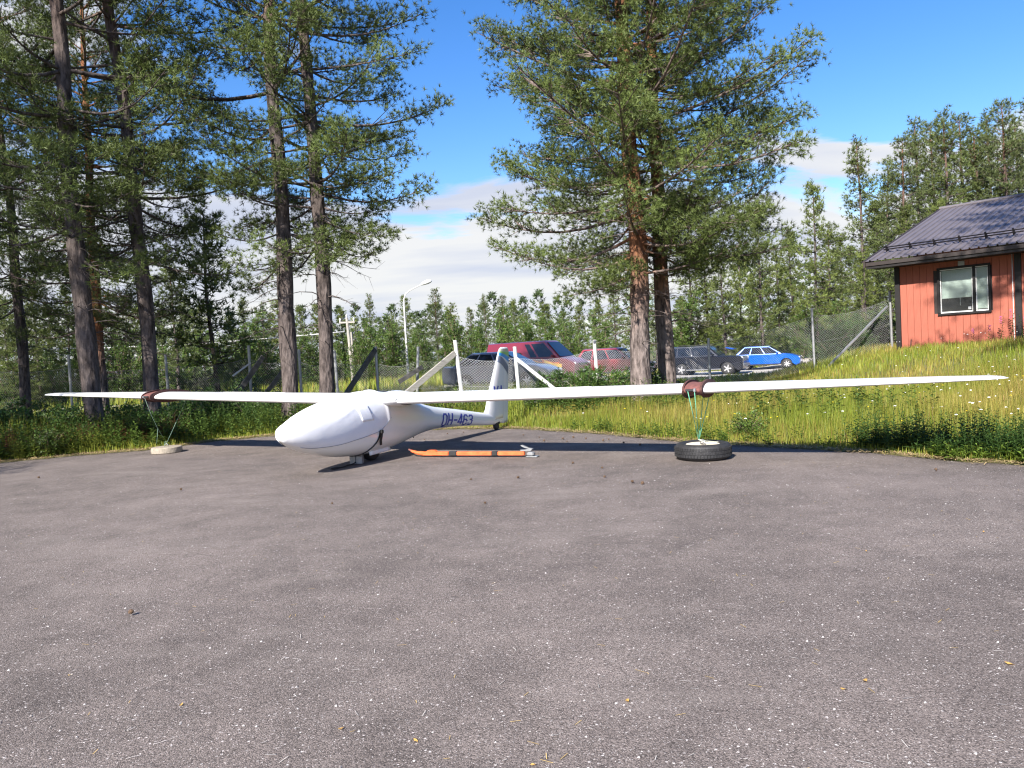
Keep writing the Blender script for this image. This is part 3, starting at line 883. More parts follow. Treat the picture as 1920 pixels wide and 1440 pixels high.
specs2 = [(1290, 455, 52, 1), (1320, 440, 53, 1), (1352, 470, 50, 1), (1385, 460, 55, 2), (1420, 392, 50, 1), (1455, 470, 56, 2), (1480, 430, 58, 1), (1522, 345, 50, 1), (1552, 420, 58, 0), (1575, 440, 60, 1), (1608, 262, 49, 0),
          (1640, 380, 55, 1), (1662, 300, 50, 0), (1690, 262, 46, 3), (1715, 225, 48, 0), (1745, 235, 52, 3), (1772, 210, 46, 0), (1800, 222, 50, 3), (1828, 245, 47, 0), (1852, 215, 52, 0),
          (1880, 195, 45, 3), (1905, 225, 50, 0), (1935, 190, 46, 3), (1970, 210, 48, 0), (2010, 200, 46, 3), (1700, 390, 42, 1), (1760, 380, 44, 1), (1620, 470, 44, 2), (1540, 520, 54, 2)]
for (px, py, Y, k) in specs2:
    p = at(px, py, Y); h0 = (12.5, 9.5, 7.0, 13.5, 6.2)[k]; z = gzs(p.x, Y)
    place_tree('pine_tree', MP[k], (p.x, Y, z - 0.05), rnd.uniform(0, 6.28), (p.z - z) / h0, ('tall ' if k in (0, 3) else 'young ' if k in (2, 4) else '') + 'pine in the wood ' + lm(px), 'pine', 'pines behind cars and house')
# young birches and willow bushes along the road verge, behind the cars and under the trees
for (px, Y, k, s) in [(1280, 50, 0, 1.0), (1340, 52, 1, 1.1), (1400, 52, 1, 0.9), (1470, 53, 2, 1.1), (1505, 50, 1, 1.0), (1535, 40, 2, 1.0), (1560, 36, 2, 0.9), (1590, 42, 1, 0.9), (1620, 34, 2, 0.9), (1650, 38, 1, 0.8),
                      (1040, 48, 0, 0.9), (1080, 50, 1, 1.2), (1130, 48, 0, 0.85), (990, 52, 0, 0.9), (955, 50, 1, 1.1), (905, 52, 0, 0.85), (870, 48, 1, 1.1), (835, 50, 0, 0.8), (800, 46, 1, 1.0), (770, 52, 0, 0.9),
                      (740, 48, 1, 1.1), (700, 50, 0, 0.9), (675, 46, 1, 1.0), (640, 50, 0, 0.9), (590, 48, 1, 1.1), (555, 44, 0, 0.8), (500, 46, 1, 1.0), (460, 44, 0, 0.9), (420, 42, 1, 1.0), (360, 44, 0, 0.8),
                      (320, 40, 1, 0.9), (270, 42, 0, 0.8), (225, 40, 1, 1.0), (160, 40, 0, 0.8), (105, 38, 1, 0.9), (60, 40, 0, 0.8), (15, 36, 1, 0.9)]:
    p = at(px, 690, Y)
    place_bush('leafy_bush', MB_[k], (p.x, Y, gzs(p.x, Y) - 0.05), rnd.uniform(0, 6.28), s * rnd.uniform(0.85, 1.15), ('tall ' if k == 0 else '') + 'light green bush at the wood edge ' + lm(px), 'bush', 'bushes at the edge of the woods')

# the far wood, one mass
rng = np.random.default_rng(77)
FT = make_pine(301, 10.0, 1.2, 1.9, 0.10, tuft=0.42, nb=4, wd=0.11, wh=0.8, twig=0.45, sides=4, dead=0, shape=0.8, col=(0.066, 0.100, 0.038), spac=0.5, per=(4, 6))
fv = np.empty(len(FT[1].vertices) * 3, np.float32); FT[1].vertices.foreach_get('co', fv); fv = fv.reshape(-1, 3)
ff = np.empty(len(FT[1].loops), np.int32); FT[1].loops.foreach_get('vertex_index', ff); ff = ff.reshape(-1, 3)
fc = np.empty(len(fv) * 4, np.float32); FT[1].color_attributes['Col'].data.foreach_get('color', fc); fc = fc.reshape(-1, 4)[:, :3]
Vs, Fs, Cs = [], [], []
for k in range(190):
    an = R(-52 + 104 * (k + rng.random()) / 190)
    rr = rng.uniform(75, 120)
    x, y = rr * math.sin(an), rr * math.cos(an)
    s = rng.uniform(0.55, 1.0) * (1.35 if an > 0.3 else 0.9); r_ = rng.uniform(0, 6.28); c_, s_ = math.cos(r_), math.sin(r_)
    v = fv * s * np.array([1.15, 1.15, 1.0]); v = np.stack([v[:, 0] * c_ - v[:, 1] * s_ + x, v[:, 0] * s_ + v[:, 1] * c_ + y, v[:, 2] - 0.3], 1)
    Vs.append(v); Fs.append(ff + k * len(fv)); Cs.append(fc * rng.uniform(0.85, 1.2))
o = obj('distant_wood', mesh_np('distant_wood', np.concatenate(Vs), np.concatenate(Fs), np.concatenate(Cs)), M['needle'])
tag(o, 'far pine wood closing the view behind the tree line', 'wood', kind='stuff')
# ------------------------------------------------------------------ glider
GA = R(26.66)
GO = Vector((-2.042, 10.446, 0))
glider = empty('glider', GO, -GA)      # local +x = wing towards the right of the picture, +y = towards the tail
tag(glider, 'white single-seat glider parked on the asphalt with its cockpit under a cloth cover', 'glider')
FS = np.array([  # y, half width, top z, bottom z
    (-1.735, 0.005, 0.575, 0.555), (-1.715, 0.055, 0.620, 0.505), (-1.66, 0.105, 0.655, 0.455), (-1.56, 0.155, 0.692, 0.395), (-1.38, 0.215, 0.765, 0.315), (-1.15, 0.262, 0.835, 0.240),
    (-0.85, 0.300, 0.900, 0.172), (-0.5, 0.320, 0.945, 0.128), (-0.15, 0.322, 0.975, 0.108), (0.2, 0.312, 0.962, 0.112), (0.55, 0.290, 0.890, 0.142), (0.9, 0.255, 0.800, 0.195),
    (1.25, 0.212, 0.705, 0.238), (1.6, 0.175, 0.625, 0.252), (2.0, 0.147, 0.565, 0.240), (2.5, 0.122, 0.490, 0.208), (3.0, 0.098, 0.410, 0.165), (3.4, 0.078, 0.350, 0.125), (3.8, 0.055, 0.300, 0.105), (4.05, 0.030, 0.27, 0.115)], float)


def smooth_interp(yq):
    """cubic interpolation of the section table"""
    y = FS[:, 0]; out = []
    for c in (1, 2, 3):
        v = FS[:, c]; m_ = np.gradient(v, y)
        i = np.clip(np.searchsorted(y, yq) - 1, 0, len(y) - 2)
        h = y[i + 1] - y[i]; t = (yq - y[i]) / h
        out.append((2 * t ** 3 - 3 * t ** 2 + 1) * v[i] + (t ** 3 - 2 * t ** 2 + t) * h * m_[i] + (-2 * t ** 3 + 3 * t ** 2) * v[i + 1] + (t ** 3 - t ** 2) * h * m_[i + 1])
    return out


def fus_pt(y, th, off=0.0):
    """point on the fuselage skin; th measured from the top, positive to +x"""
    a, zt, zb = smooth_interp(np.asarray(y, float))
    zm = zb + (zt - zb) * 0.52
    b = np.where(np.cos(th) > 0, zt - zm, zm - zb)
    e = 0.90
    sx = np.sign(np.sin(th)) * np.abs(np.sin(th)) ** e; cz = np.sign(np.cos(th)) * np.abs(np.cos(th)) ** e
    return np.stack(np.broadcast_arrays((a + off) * sx, np.asarray(y, float), zm + (b + off) * cz), -1)


ys = np.concatenate([-1.735 + 0.20 * np.linspace(0, 1, 9) ** 2, np.linspace(-1.5, 4.05, 60)])
ths = np.linspace(0, 2 * math.pi, 33)[:-1]
V = np.concatenate([fus_pt(np.full(32, y), ths) for y in ys])
i0 = np.arange(len(ys) - 1)[:, None] * 32; k = np.arange(32)[None]
F = np.stack([i0 + k, i0 + 32 + k, i0 + 32 + (k + 1) % 32, i0 + (k + 1) % 32], -1).reshape(-1, 4)
fus = obj('fuselage', mesh_np('fuselage', V, F, smooth=True), M['gel'], glider)


def side_x(y, z, off):
    """x of the +x fuselage side at (y, z)"""
    a, zt, zb = smooth_interp(np.asarray(y, float))
    zm = zb + (zt - zb) * 0.52
    b = np.where(z > zm, zt - zm, zm - zb)
    q = np.clip(np.abs(z - zm) / b, 0, 0.995) ** (1 / 0.90)
    return a * np.sqrt(1 - q * q) ** 0.90 + off


def sheet(name, grid, mat_, parent, thick=None, smooth=True):
    """grid (n,m,3) of points -> sheet mesh, optional thickness along the averaged normal"""
    g = np.asarray(grid, float); n, m_ = g.shape[:2]
    ii = np.arange(n * m_).reshape(n, m_)
    F_ = np.stack([ii[:-1, :-1], ii[:-1, 1:], ii[1:, 1:], ii[1:, :-1]], -1).reshape(-1, 4)
    V_ = g.reshape(-1, 3)
    if thick:
        du = np.gradient(g, axis=0); dv = np.gradient(g, axis=1)
        nn_ = unit(np.cross(du, dv)).reshape(-1, 3)
        V2 = V_ - nn_ * thick
        b = n * m_
        rim = np.concatenate([ii[0, :], ii[1:, -1], ii[-1, -2::-1], ii[-2:0:-1, 0]])
        rn = np.roll(rim, -1)
        F_ = np.concatenate([F_, F_[:, ::-1] + b, np.stack([rim, rim + b, rn + b, rn], -1)])
        V_ = np.concatenate([V_, V2])
    return obj(name, mesh_np(name, V_, F_, smooth=smooth), mat_, parent)


# cloth cover over nose and canopy, with wrinkles
yy = np.concatenate([-1.739 + 0.20 * np.linspace(0, 1, 10) ** 2, np.linspace(-1.5, 0.10, 70)])
tt = np.linspace(-1, 1, 61)
lim = np.interp(yy, [-1.75, -1.5, -1.2, -0.7, -0.15, 0.0, 0.10], [3.0, 2.55, 2.25, 1.98, 1.80, 1.62, 1.50])
rngw = np.random.default_rng(4)
YY = np.repeat(yy[:, None], 61, 1); TT = tt[None] * lim[:, None]
wr = np.zeros_like(YY)
for _ in range(34):      # long soft folds fanning from the side flap
    y0 = rngw.uniform(-1.3, 0.0); t0 = rngw.uniform(-1.5, 1.7); sl = rngw.uniform(-1.6, -0.5); w = rngw.uniform(0.02, 0.06); ln_ = rngw.uniform(0.12, 0.4)
    dd = (TT - t0) - sl * (YY - y0)
    wr += 0.0013 * rngw.uniform(0.4, 1) * np.exp(-(dd / w) ** 2) * np.exp(-((YY - y0) / ln_) ** 2)
for (y0, t0, sl, ln_) in ((-0.72, 1.02, -0.9, 0.20), (-0.78, 1.12, -0.8, 0.22), (-0.86, 0.95, -0.75, 0.22), (-1.0, 0.88, -0.6, 0.2)):
    dd = (TT - t0) - sl * (YY - y0)
    wr += 0.005 * np.exp(-(dd / 0.035) ** 2) * np.exp(-((YY - y0) / ln_) ** 2)
wr += 0.012 * np.exp(-((YY - 0.06) / 0.03) ** 2)
G = np.empty((len(yy), 61, 3))
for i in range(len(yy)):
    G[i] = fus_pt(np.full(61, yy[i]), TT[i], 0.0)
    sg = unit(G[i] - np.array([0, yy[i], 0.54])[None])
    G[i] += sg * (0.007 + wr[i])[:, None]
cover = sheet('canopy_cover', G, M['cover'], glider)
# flap on the side of the cover
fg = np.empty((9, 9, 3))
for i, y in enumerate(np.linspace(-0.60, -0.36, 9)):
    for j, z in enumerate(np.linspace(0.60, 0.80, 9)):
        y_ = y + (0.80 - z) * 0.28
        fg[i, j] = (float(side_x(y_, z, 0.016)), y_, z)
sheet('cover_flap', fg, M['cover'], cover, 0.006)
# drawcord along the lower edge and the strap round the belly
for sgn in (1, -1):
    pts = [Vector(fus_pt(y, sgn * l, 0.012)) for y, l in zip(yy[10::3], lim[10::3])]
    MB().tube(pts, 0.0025, 5).build('cover_hem', M['greyst' if sgn > 0 else 'white'], cover, True)
sg = np.empty((2, 40, 3))
for j, th in enumerate(np.linspace(1.78, 2 * math.pi - 1.78, 40)):
    for i, dy in enumerate((-0.016, 0.016)):
        yv = -0.16 - 0.30 * sst(1.9, 3.1, min(th, 2 * math.pi - th)) * 0.8
        sg[i, j] = fus_pt(yv + dy, th, 0.008)
sheet('belly_strap', sg[::-1], M['black'], glider, 0.004)
sg = np.empty((2, 8, 3))
for j, z in enumerate(np.linspace(0.445, 0.235, 8)):
    for i, dy in enumerate((-0.024, 0.026)):
        yv = -0.15 + dy + 0.10 * (0.445 - z)
        sg[i, j] = (float(side_x(yv, max(z, 0.3), 0.02)) - 0.10 * max(0, 0.30 - z), yv, z)
sheet('strap_end', sg, M['black'], glider, 0.006)
MB().box((float(side_x(-0.155, 0.43, 0.03)), -0.155, 0.425), (0.03, 0.05, 0.05), bev=0.006).build('strap_buckle', M['plastic'], glider)


# wings
def airfoil(n=22):
    t = 0.5 * (1 - np.cos(np.linspace(0, math.pi, n)))
    yt = 5 * (0.2969 * np.sqrt(t) - 0.126 * t - 0.3516 * t ** 2 + 0.2843 * t ** 3 - 0.1036 * t ** 4)
    cam_ = 0.035 * (1 - (2 * t - 0.9) ** 2)
    return np.concatenate([np.stack([t, yt, cam_], 1), np.stack([t[-2:0:-1], -yt[-2:0:-1], cam_[-2:0:-1]], 1)])


AF = airfoil()


def wing_frame(x, sgn):
    """chord, leading-edge y, leading-edge z, thickness ratio at span station x"""
    chord = np.interp(x, [0.0, 0.25, 4.6, 7.0, 7.36, 7.47, 7.5], [1.0, 0.95, 0.78, 0.46, 0.37, 0.22, 0.06])
    le = 0.20 * np.interp(x, [0, 4.6, 7.0, 7.36, 7.5], [0, 0.05, 0.55, 0.75, 1.25])
    z = 0.812 + (0.006 if sgn > 0 else 0.037) * x + (0.0006 * x * x if sgn > 0 else 0)
    th = np.interp(x, [0, 0.5, 4.6, 7.0, 7.5], [0.185, 0.16, 0.15, 0.125, 0.10])
    return float(chord), float(le), float(z), float(th)


def wing_pt(x, sgn, c, up, off=0.0):
    ch, le, z, th = wing_frame(x, sgn)
    yt = 5 * (0.2969 * math.sqrt(c) - 0.126 * c - 0.3516 * c * c + 0.2843 * c ** 3 - 0.1036 * c ** 4)
    cm = 0.035 * (1 - (2 * c - 0.9) ** 2)
    return Vector((sgn * x, le + c * ch, z + ch * (cm + (yt if up else -yt) * th) + (off if up else -off)))


for sgn, lb in ((1, 'near wing reaching to the right edge'), (-1, 'far wing reaching to the left')):
    KX = 1.032 if sgn < 0 else 1.010
    xs = np.concatenate([np.linspace(0.05, 0.5, 6), np.linspace(0.8, 7.0, 32), np.linspace(7.1, 7.5, 10)])
    V = []
    for x in xs:
        ch, le, z, th = wing_frame(x, sgn)
        V.append(np.stack([np.full(len(AF), sgn * x * (1 + (KX - 1) * max(0.0, (x - 4.8) / 2.7))), le + AF[:, 0] * ch, z + ch * (AF[:, 2] + AF[:, 1] * th)], 1))
    m_ = len(AF); V = np.concatenate(V)
    i0 = np.arange(len(xs) - 1)[:, None] * m_; k = np.arange(m_)[None]
    F = np.stack([i0 + k, i0 + (k + 1) % m_, i0 + m_ + (k + 1) % m_, i0 + m_ + k], -1).reshape(-1, 4)
    if sgn < 0: F = F[:, ::-1]
    me = mesh_np('wing', V, F, smooth=True)
    wobj = obj('wing', me, M['gel'], glider); wobj['label'] = lb
    # aileron, airbrake lids and small hinge fairings on the lower side
    g = np.array([[wing_pt(x, sgn, c, True, 0.002) for c in np.linspace(0.80, 0.985, 4)] for x in np.linspace(3.9, 6.9, 20)])
    sheet('aileron', g if sgn > 0 else g[::-1], M['gel'], wobj, 0.003)
    g = np.array([[wing_pt(x, sgn, c, True, 0.002) for c in np.linspace(0.45, 0.50, 3)] for x in np.linspace(1.9, 3.2, 12)])
    sheet('airbrake_lid', g if sgn > 0 else g[::-1], M['gelworn'], wobj, 0.003)
    for x in (1.25, 1.75, 2.15, 2.55, 3.0):
        p = wing_pt(x, sgn, 0.80, False)
        MB().tube([p + Vector((0, -0.16, 0.004)), p + Vector((0, -0.06, -0.010)), p + Vector((0, 0.06, -0.012)), p + Vector((0, 0.20, 0.0))], [0.004, 0.016, 0.016, 0.003], 8).build('hinge_fairing', M['gelworn'], wobj, True)
    # root fairing
    g = []
    for th in np.linspace(0, 2 * math.pi, 25):
        row = []
        for q, (x, s) in enumerate(((0.16, 1.35), (0.27, 1.16), (0.36, 1.05), (0.50, 1.01))):
            ch, le, z, tk = wing_frame(x, sgn)
            row.append((sgn * x, le + ch * 0.5 + math.cos(th) * ch * 0.53 * (0.9 + 0.1 * s), z + 0.018 + math.sin(th) * ch * tk * 0.56 * s * (1 if math.sin(th) < 0 else 0.9) * (0.55 + 0.45 * (1 - math.cos(th)) / 2 + 0.25 * abs(math.sin(th)))))
        g.append(row)
    g = np.array(g)
    sheet('root_fairing', g[:, ::-1] if sgn > 0 else g, M['gel'], wobj)

# fin and rudder
FIN = [(0.20, 3.22, 4.05), (0.34, 3.36, 4.08), (0.42, 3.44, 4.09), (0.67, 3.55, 4.12), (1.0, 3.76, 4.17), (1.3, 3.95, 4.22), (1.45, 4.04, 4.25), (1.51, 4.10, 4.26), (1.535, 4.16, 4.25)]


def fin_side(z, c):
    """half thickness of fin at height z and chord fraction c of fin + rudder"""
    le = np.interp(z, [f_[0] for f_ in FIN], [f_[1] for f_ in FIN]); te = rud_te(z)
    ch = te - le
    t = np.clip(c, 0.0, 1.0)
    yt = 5 * (0.2969 * np.sqrt(t) - 0.126 * t - 0.3516 * t ** 2 + 0.2843 * t ** 3 - 0.1036 * t ** 4)
    return 0.125 * ch * yt * np.interp(z, [0.2, 1.5, 1.535], [1, 1, 0.35])


def rud_te(z):
    return np.interp(z, [0.09, 0.62, 1.43, 1.50, 1.535], [4.28, 4.36, 4.48, 4.46, 4.40])


def fin_pt(z, y, sgn, off=0.0):
    le = float(np.interp(z, [f_[0] for f_ in FIN], [f_[1] for f_ in FIN])); te = float(rud_te(z))
    c = (y - le) / (te - le)
    return (sgn * (float(fin_side(z, c)) + off), y, z)


def fin_loft(name, zl, c0f, c1f, mat_):
    rows = []
    for z in zl:
        y0, y1 = c0f(z), c1f(z)
        t = 0.5 * (1 - np.cos(np.linspace(0, math.pi, 12)))
        a = [fin_pt(z, y0 + (y1 - y0) * q, 1) for q in t]
        b = [fin_pt(z, y0 + (y1 - y0) * q, -1) for q in t[::-1]]
        rows.append(a + b)
    g = np.array(rows); n, m2 = g.shape[:2]
    ii = np.arange(n * m2).reshape(n, m2)
    nx_ = np.roll(ii, -1, 1)
    F_ = np.stack([ii[:-1], nx_[:-1], nx_[1:], ii[1:]], -1).reshape(-1, 4)
    me = bpy.data.meshes.new(name)
    me.from_pydata(g.reshape(-1, 3).tolist(), [], F_.tolist() + [ii[-1].tolist(), ii[0][::-1].tolist()])
    me.polygons.foreach_set('use_smooth', [True] * len(F_) + [False, False])
    return obj(name, me, mat_, glider)


LEf = lambda z: float(np.interp(z, [f_[0] for f_ in FIN], [f_[1] for f_ in FIN]))
TEf = lambda z: float(np.interp(z, [f_[0] for f_ in FIN], [f_[2] for f_ in FIN]))
fin_loft('fin', [0.20, 0.28, 0.34, 0.42, 0.55, 0.67, 0.85, 1.0, 1.15, 1.3, 1.4, 1.45, 1.49, 1.51, 1.53], LEf, TEf, M['gel'])
fin_loft('rudder', [0.10, 0.16, 0.3, 0.42, 0.67, 1.0, 1.3, 1.42, 1.48, 1.51, 1.53], lambda z: TEf(max(z, 0.2)) + 0.008, lambda z: float(rud_te(z)), M['gel'])
# painted bands near the fin top: boundaries sweep back and down
bands = (('sand_band', 'sand', (1.452, 1.430), (1.492, 1.497)), ('green_band', 'lime', (1.430, 1.330), (1.452, 1.430)), ('blue_band', 'cyan', (1.380, 1.235), (1.430, 1.330)), ('grey_band', 'greyst', (1.260, 0.985), (1.375, 1.150)))


def band_z(zz_, c):
    return zz_[0] + (zz_[1] - zz_[0]) * c ** 1.5


for (nm, mk, zb, zt) in bands:
    for sgn in (1, -1):
        g = []
        for c in np.linspace(0.0, 0.985, 16):
            row = []
            for q in np.linspace(0, 1, 4):
                z = band_z(zb, c) * (1 - q) + band_z(zt, c) * q
                le = LEf(z); te = float(rud_te(z))
                row.append(fin_pt(z, le + c * (te - le), sgn, 0.0035))
            g.append(row)
        g = np.array(g)
        sheet('painted_' + nm, g if sgn > 0 else g[:, ::-1], M[mk], glider)

# lettering: stroke glyphs mapped on to the skin
GLY = {
    'O': [[(0.12, 0.06), (0.03, 0.2), (0.03, 0.8), (0.12, 0.95), (0.30, 0.95), (0.40, 0.8), (0.40, 0.2), (0.30, 0.06), (0.12, 0.06)]],
    'H': [[(0.04, 0), (0.04, 1)], [(0.40, 0), (0.40, 1)], [(0.04, 0.5), (0.40, 0.5)]],
    '-': [[(0.06, 0.5), (0.30, 0.5)]],
    '4': [[(0.34, 0), (0.34, 1), (0.03, 0.32), (0.46, 0.32)]],
    '6': [[(0.38, 0.84), (0.30, 0.95), (0.13, 0.95), (0.04, 0.8), (0.04, 0.2), (0.13, 0.05), (0.30, 0.05), (0.39, 0.18), (0.39, 0.42), (0.30, 0.54), (0.05, 0.54)]],
    '3': [[(0.04, 0.84), (0.12, 0.95), (0.30, 0.95), (0.39, 0.84), (0.39, 0.64), (0.28, 0.53), (0.15, 0.53)], [(0.28, 0.53), (0.40, 0.42), (0.40, 0.18), (0.30, 0.05), (0.12, 0.05), (0.03, 0.18)]],
    'K': [[(0.05, 0), (0.05, 1)], [(0.40, 1), (0.07, 0.45)], [(0.17, 0.58), (0.42, 0)]],
    'A': [[(0.02, 0), (0.22, 1), (0.42, 0)], [(0.09, 0.3), (0.35, 0.3)]],
}


def lettering(name, text, adv, fn, th, parent):
    """one mesh per character; fn maps text-plane (u,v) to a 3D point"""
    u0 = 0.0
    for ch in text:
        mb = MB()
        for st in GLY[ch]:
            for (a, b) in zip(st[:-1], st[1:]):
                a = np.array(a); b = np.array(b); d = (b - a); l_ = np.linalg.norm(d); d = d / l_
                nrm_ = np.array([-d[1], d[0]]) * th / 2
                a2 = a - d * th * 0.45; b2 = b + d * th * 0.45
                ks = max(2, int(l_ / 0.2) + 1)
                ps = []
                for q in np.linspace(0, 1, ks):
                    p = a2 + (b2 - a2) * q
                    ps += [fn(u0 + p[0] + nrm_[0], p[1] + nrm_[1]), fn(u0 + p[0] - nrm_[0], p[1] - nrm_[1])]
                mb.add(ps, [(2 * i, 2 * i + 1, 2 * i + 3, 2 * i + 2) for i in range(ks - 1)])
        mb.build(name, M['blue'], parent, fix=False)
        u0 += adv[ch] if ch in adv else adv['*']


def reg_fn(u, v):
    y = 1.70 + u * 0.95 / 2.83
    zb = 0.285 + (y - 1.70) * (0.215 - 0.285) / 0.95; h = 0.215 + (y - 1.70) * (0.175 - 0.215) / 0.95
    y += (v - 0.5) * 0.03
    z = zb + v * h
    return (float(side_x(y, z, 0.004)), y, z)


lettering('registration_letter', 'OH-463', {'*': 0.56, '-': 0.44}, reg_fn, 0.125, glider)
lettering('tail_letter', 'KA', {'*': 0.54}, lambda u, v: fin_pt(0.55 + 0.25 * v, 3.715 + u * 0.38, 1, 0.004), 0.125, glider)

# main wheel, gear doors, tail wheel, antenna post under the boom
mw = empty('main_wheel', (0, 0.02, 0.165), 0, glider)
MB().lathe([(0.09, -0.055), (0.14, -0.06), (0.162, -0.045), (0.167, -0.02), (0.167, 0.02), (0.162, 0.045), (0.14, 0.06), (0.09, 0.055)], axis='x', n=28).build('tyre', M['rubber'], mw, True)
MB().lathe([(0.03, -0.065), (0.09, -0.05), (0.09, 0.05), (0.03, 0.065)], axis='x', n=20).build('hub', M['steel'], mw, 'auto')
for sgn in (1, -1):
    g = np.array([[(sgn * (0.150 + 0.018 * q), y, 0.185 - 0.085 * q * (1 - 0.25 * (y + 0.25))) for q in np.linspace(0, 1, 4)] for y in np.linspace(-0.22, 0.26, 8)])
    sheet('gear_door', g[:, ::-1] if sgn > 0 else g, M['gel'], glider, 0.006)
MB().box((0, 0.02, 0.155), (0.16, 0.44, 0.05)).build('wheel_well', M['dark'], glider)
tw = empty('tail_wheel', (0, 3.80, 0.075), 0, glider)
MB().lathe([(0.03, -0.03), (0.065, -0.032), (0.075, -0.015), (0.075, 0.015), (0.065, 0.032), (0.03, 0.03)], axis='x', n=20).build('tyre', M['rubber'], tw, True)
MB().box((0, 0.0, 0.05), (0.09, 0.17, 0.06), bev=0.01).build('wheel_fork', M['plastic'], tw)
MB().tube([(0.03, 1.05, 0.22), (0.03, 1.05, 0.185)], 0.006, 6).build('static_drain', M['plastic'], glider)

# ------------------------------------------------------------------ things round the glider


def gl(x, y, z=0.0):
    c, s = math.cos(GA), math.sin(GA)
    return Vector((GO.x + x * c + y * s, GO.y - x * s + y * c, z))


def collar(x0, sgn, label):
    """felt-lined clamp round the wing: two oval cheeks with a waist between and a front buckle"""
    c_ = empty('wing_collar', gl(sgn * x0, 0.0, 0.0), -GA)
    tag(c_, label, 'wing clamp', 'felt collars tied round the wings')

    def ring(x, grow, gz_):
        ch, le, z, th = wing_frame(x, sgn)
        pts = []
        for a in np.linspace(0, 2 * math.pi, 29)[:-1]:
            pts.append((sgn * (x - x0), le + ch * 0.46 - math.cos(a) * (ch * 0.50 + grow), z + 0.015 + math.sin(a) * (ch * th * 0.5 + gz_) * (1 - 0.25 * (1 - math.cos(a)) / 2)))
        return pts
    for xx, nm in ((x0 - 0.10, 'cheek'), (x0 + 0.10, 'cheek')):
        r1 = ring(xx - 0.012, 0.055, 0.062); r2 = ring(xx + 0.012, 0.055, 0.062)
        MB().add(r1 + r2, [tuple(range(28)), tuple(reversed(range(28, 56)))] + [(i, (i + 1) % 28, 28 + (i + 1) % 28, 28 + i) for i in range(28)]).build('cheek', M['felt'], c_, 'auto')
    rs = []
    for xx, g_ in ((x0 - 0.088, 0.034), (x0 - 0.045, 0.026), (x0 + 0.045, 0.026), (x0 + 0.088, 0.034)):
        rs += ring(xx, g_, g_)
    fs = []
    for k_ in range(3):
        fs += [(k_ * 28 + i, k_ * 28 + (i + 1) % 28, k_ * 28 + 28 + (i + 1) % 28, k_ * 28 + 28 + i) for i in range(28)]
    MB().add(rs, fs).build('waist', M['feltr'], c_, True)
    ch, le, z, th = wing_frame(x0, sgn)
    yf = le + ch * 0.46 - ch * 0.50 - 0.05
    MB().box((-0.02 * sgn, yf, z + 0.02), (0.10, 0.035, 0.028), bev=0.006).build('buckle', M['plastic'], c_)
    MB().box((0.035 * sgn, yf - 0.004, z + 0.02), (0.026, 0.04, 0.04), bev=0.006).build('buckle_end', M['steel'], c_)
    return c_, (yf, z)


def rope(name, strands, mat_, label, r_=0.0045, group=None):
    c_ = empty(name, strands[0][-1])
    for s in strands:
        MB().tube([Vector(p) - Vector(strands[0][-1]) for p in s], r_, 5).build('strand', mat_, c_, True)
    return tag(c_, label, 'rope', group)


_, (yf, zf) = collar(4.56, 1, 'brown felt collar round the near wing above the tyre')
TY = at(1318, 861, 9.02); TY = Vector((TY.x, 9.0, 0.0))
# wheel lying flat
wl = empty('tyre_weight', TY, 0.4)
tag(wl, 'old car tyre lying flat on the asphalt as a weight under the near wing', 'tyre')
prof = [(0.205, 0.03), (0.225, 0.012), (0.27, 0.004), (0.302, 0.014), (0.322, 0.035), (0.331, 0.06), (0.333, 0.10), (0.331, 0.14), (0.322, 0.165), (0.302, 0.186), (0.27, 0.196), (0.225, 0.188), (0.205, 0.165)]
MB().lathe(prof, n=56).build('tyre', M['rubber'], wl, True)
mb = MB()
for k in range(56):
    a0 = 2 * math.pi * k / 56
    for zz_, h_, dr in ((0.060, 0.030, 0.0), (0.100, 0.034, 0.5), (0.140, 0.030, 0.0)):
        a = a0 + dr * 2 * math.pi / 56
        rot = Matrix.Rotation(a, 3, 'Z')
        mb.box(rot @ Vector((0.332, 0, zz_)), (0.012, 0.029, h_), rot)
mb.build('tread_blocks', M['rubber'], wl)
MB().lathe([(0.02, 0.165), (0.12, 0.172), (0.196, 0.178), (0.203, 0.172), (0.203, 0.05), (0.02, 0.05)], n=40).build('concrete_fill', M['cream'], wl, 'auto')
MB().tube([(0.0, -0.04, 0.17), (0.0, -0.035, 0.215), (0, 0, 0.232), (0.0, 0.035, 0.215), (0.0, 0.04, 0.17)], 0.007, 6).build('lifting_eye', M['steel'], wl, True)
# green ropes from the collar to the weight
k0 = TY + Vector((-0.05, 0.0, 0.235))
fr = gl(4.52, yf - 0.012, zf + 0.01); fr2 = gl(4.595, yf - 0.012, zf + 0.0)
bk = gl(4.54, 0.62, zf - 0.06); bk2 = gl(4.62, 0.60, zf - 0.06)
rope('tie_down_rope', [[fr, k0], [fr2, k0 + Vector((0.004, 0.004, 0.004))], [bk, k0 + Vector((0.008, 0, 0))], [bk2, k0 + Vector((0.012, 0.003, 0))]], M['rope'], 'green rope running from the near wing collar down to the tyre', 0.0045)
rope('loose_rope', [[k0 + Vector((0, 0, 0)), k0 + Vector((0.07, -0.04, -0.035)), k0 + Vector((0.16, -0.05, -0.048)), k0 + Vector((0.21, -0.07, -0.05))],
                    [k0 + Vector((0, 0, -0.004)), k0 + Vector((0.05, -0.07, -0.03)), k0 + Vector((0.10, -0.11, -0.05))],
                    [k0 + Vector((0, 0, -0.002)), k0 + Vector((0.10, 0.03, -0.03)), k0 + Vector((0.24, 0.0, -0.045))]], M['rope2'], 'pale loose rope ends lying on the disc of the tyre', 0.004)

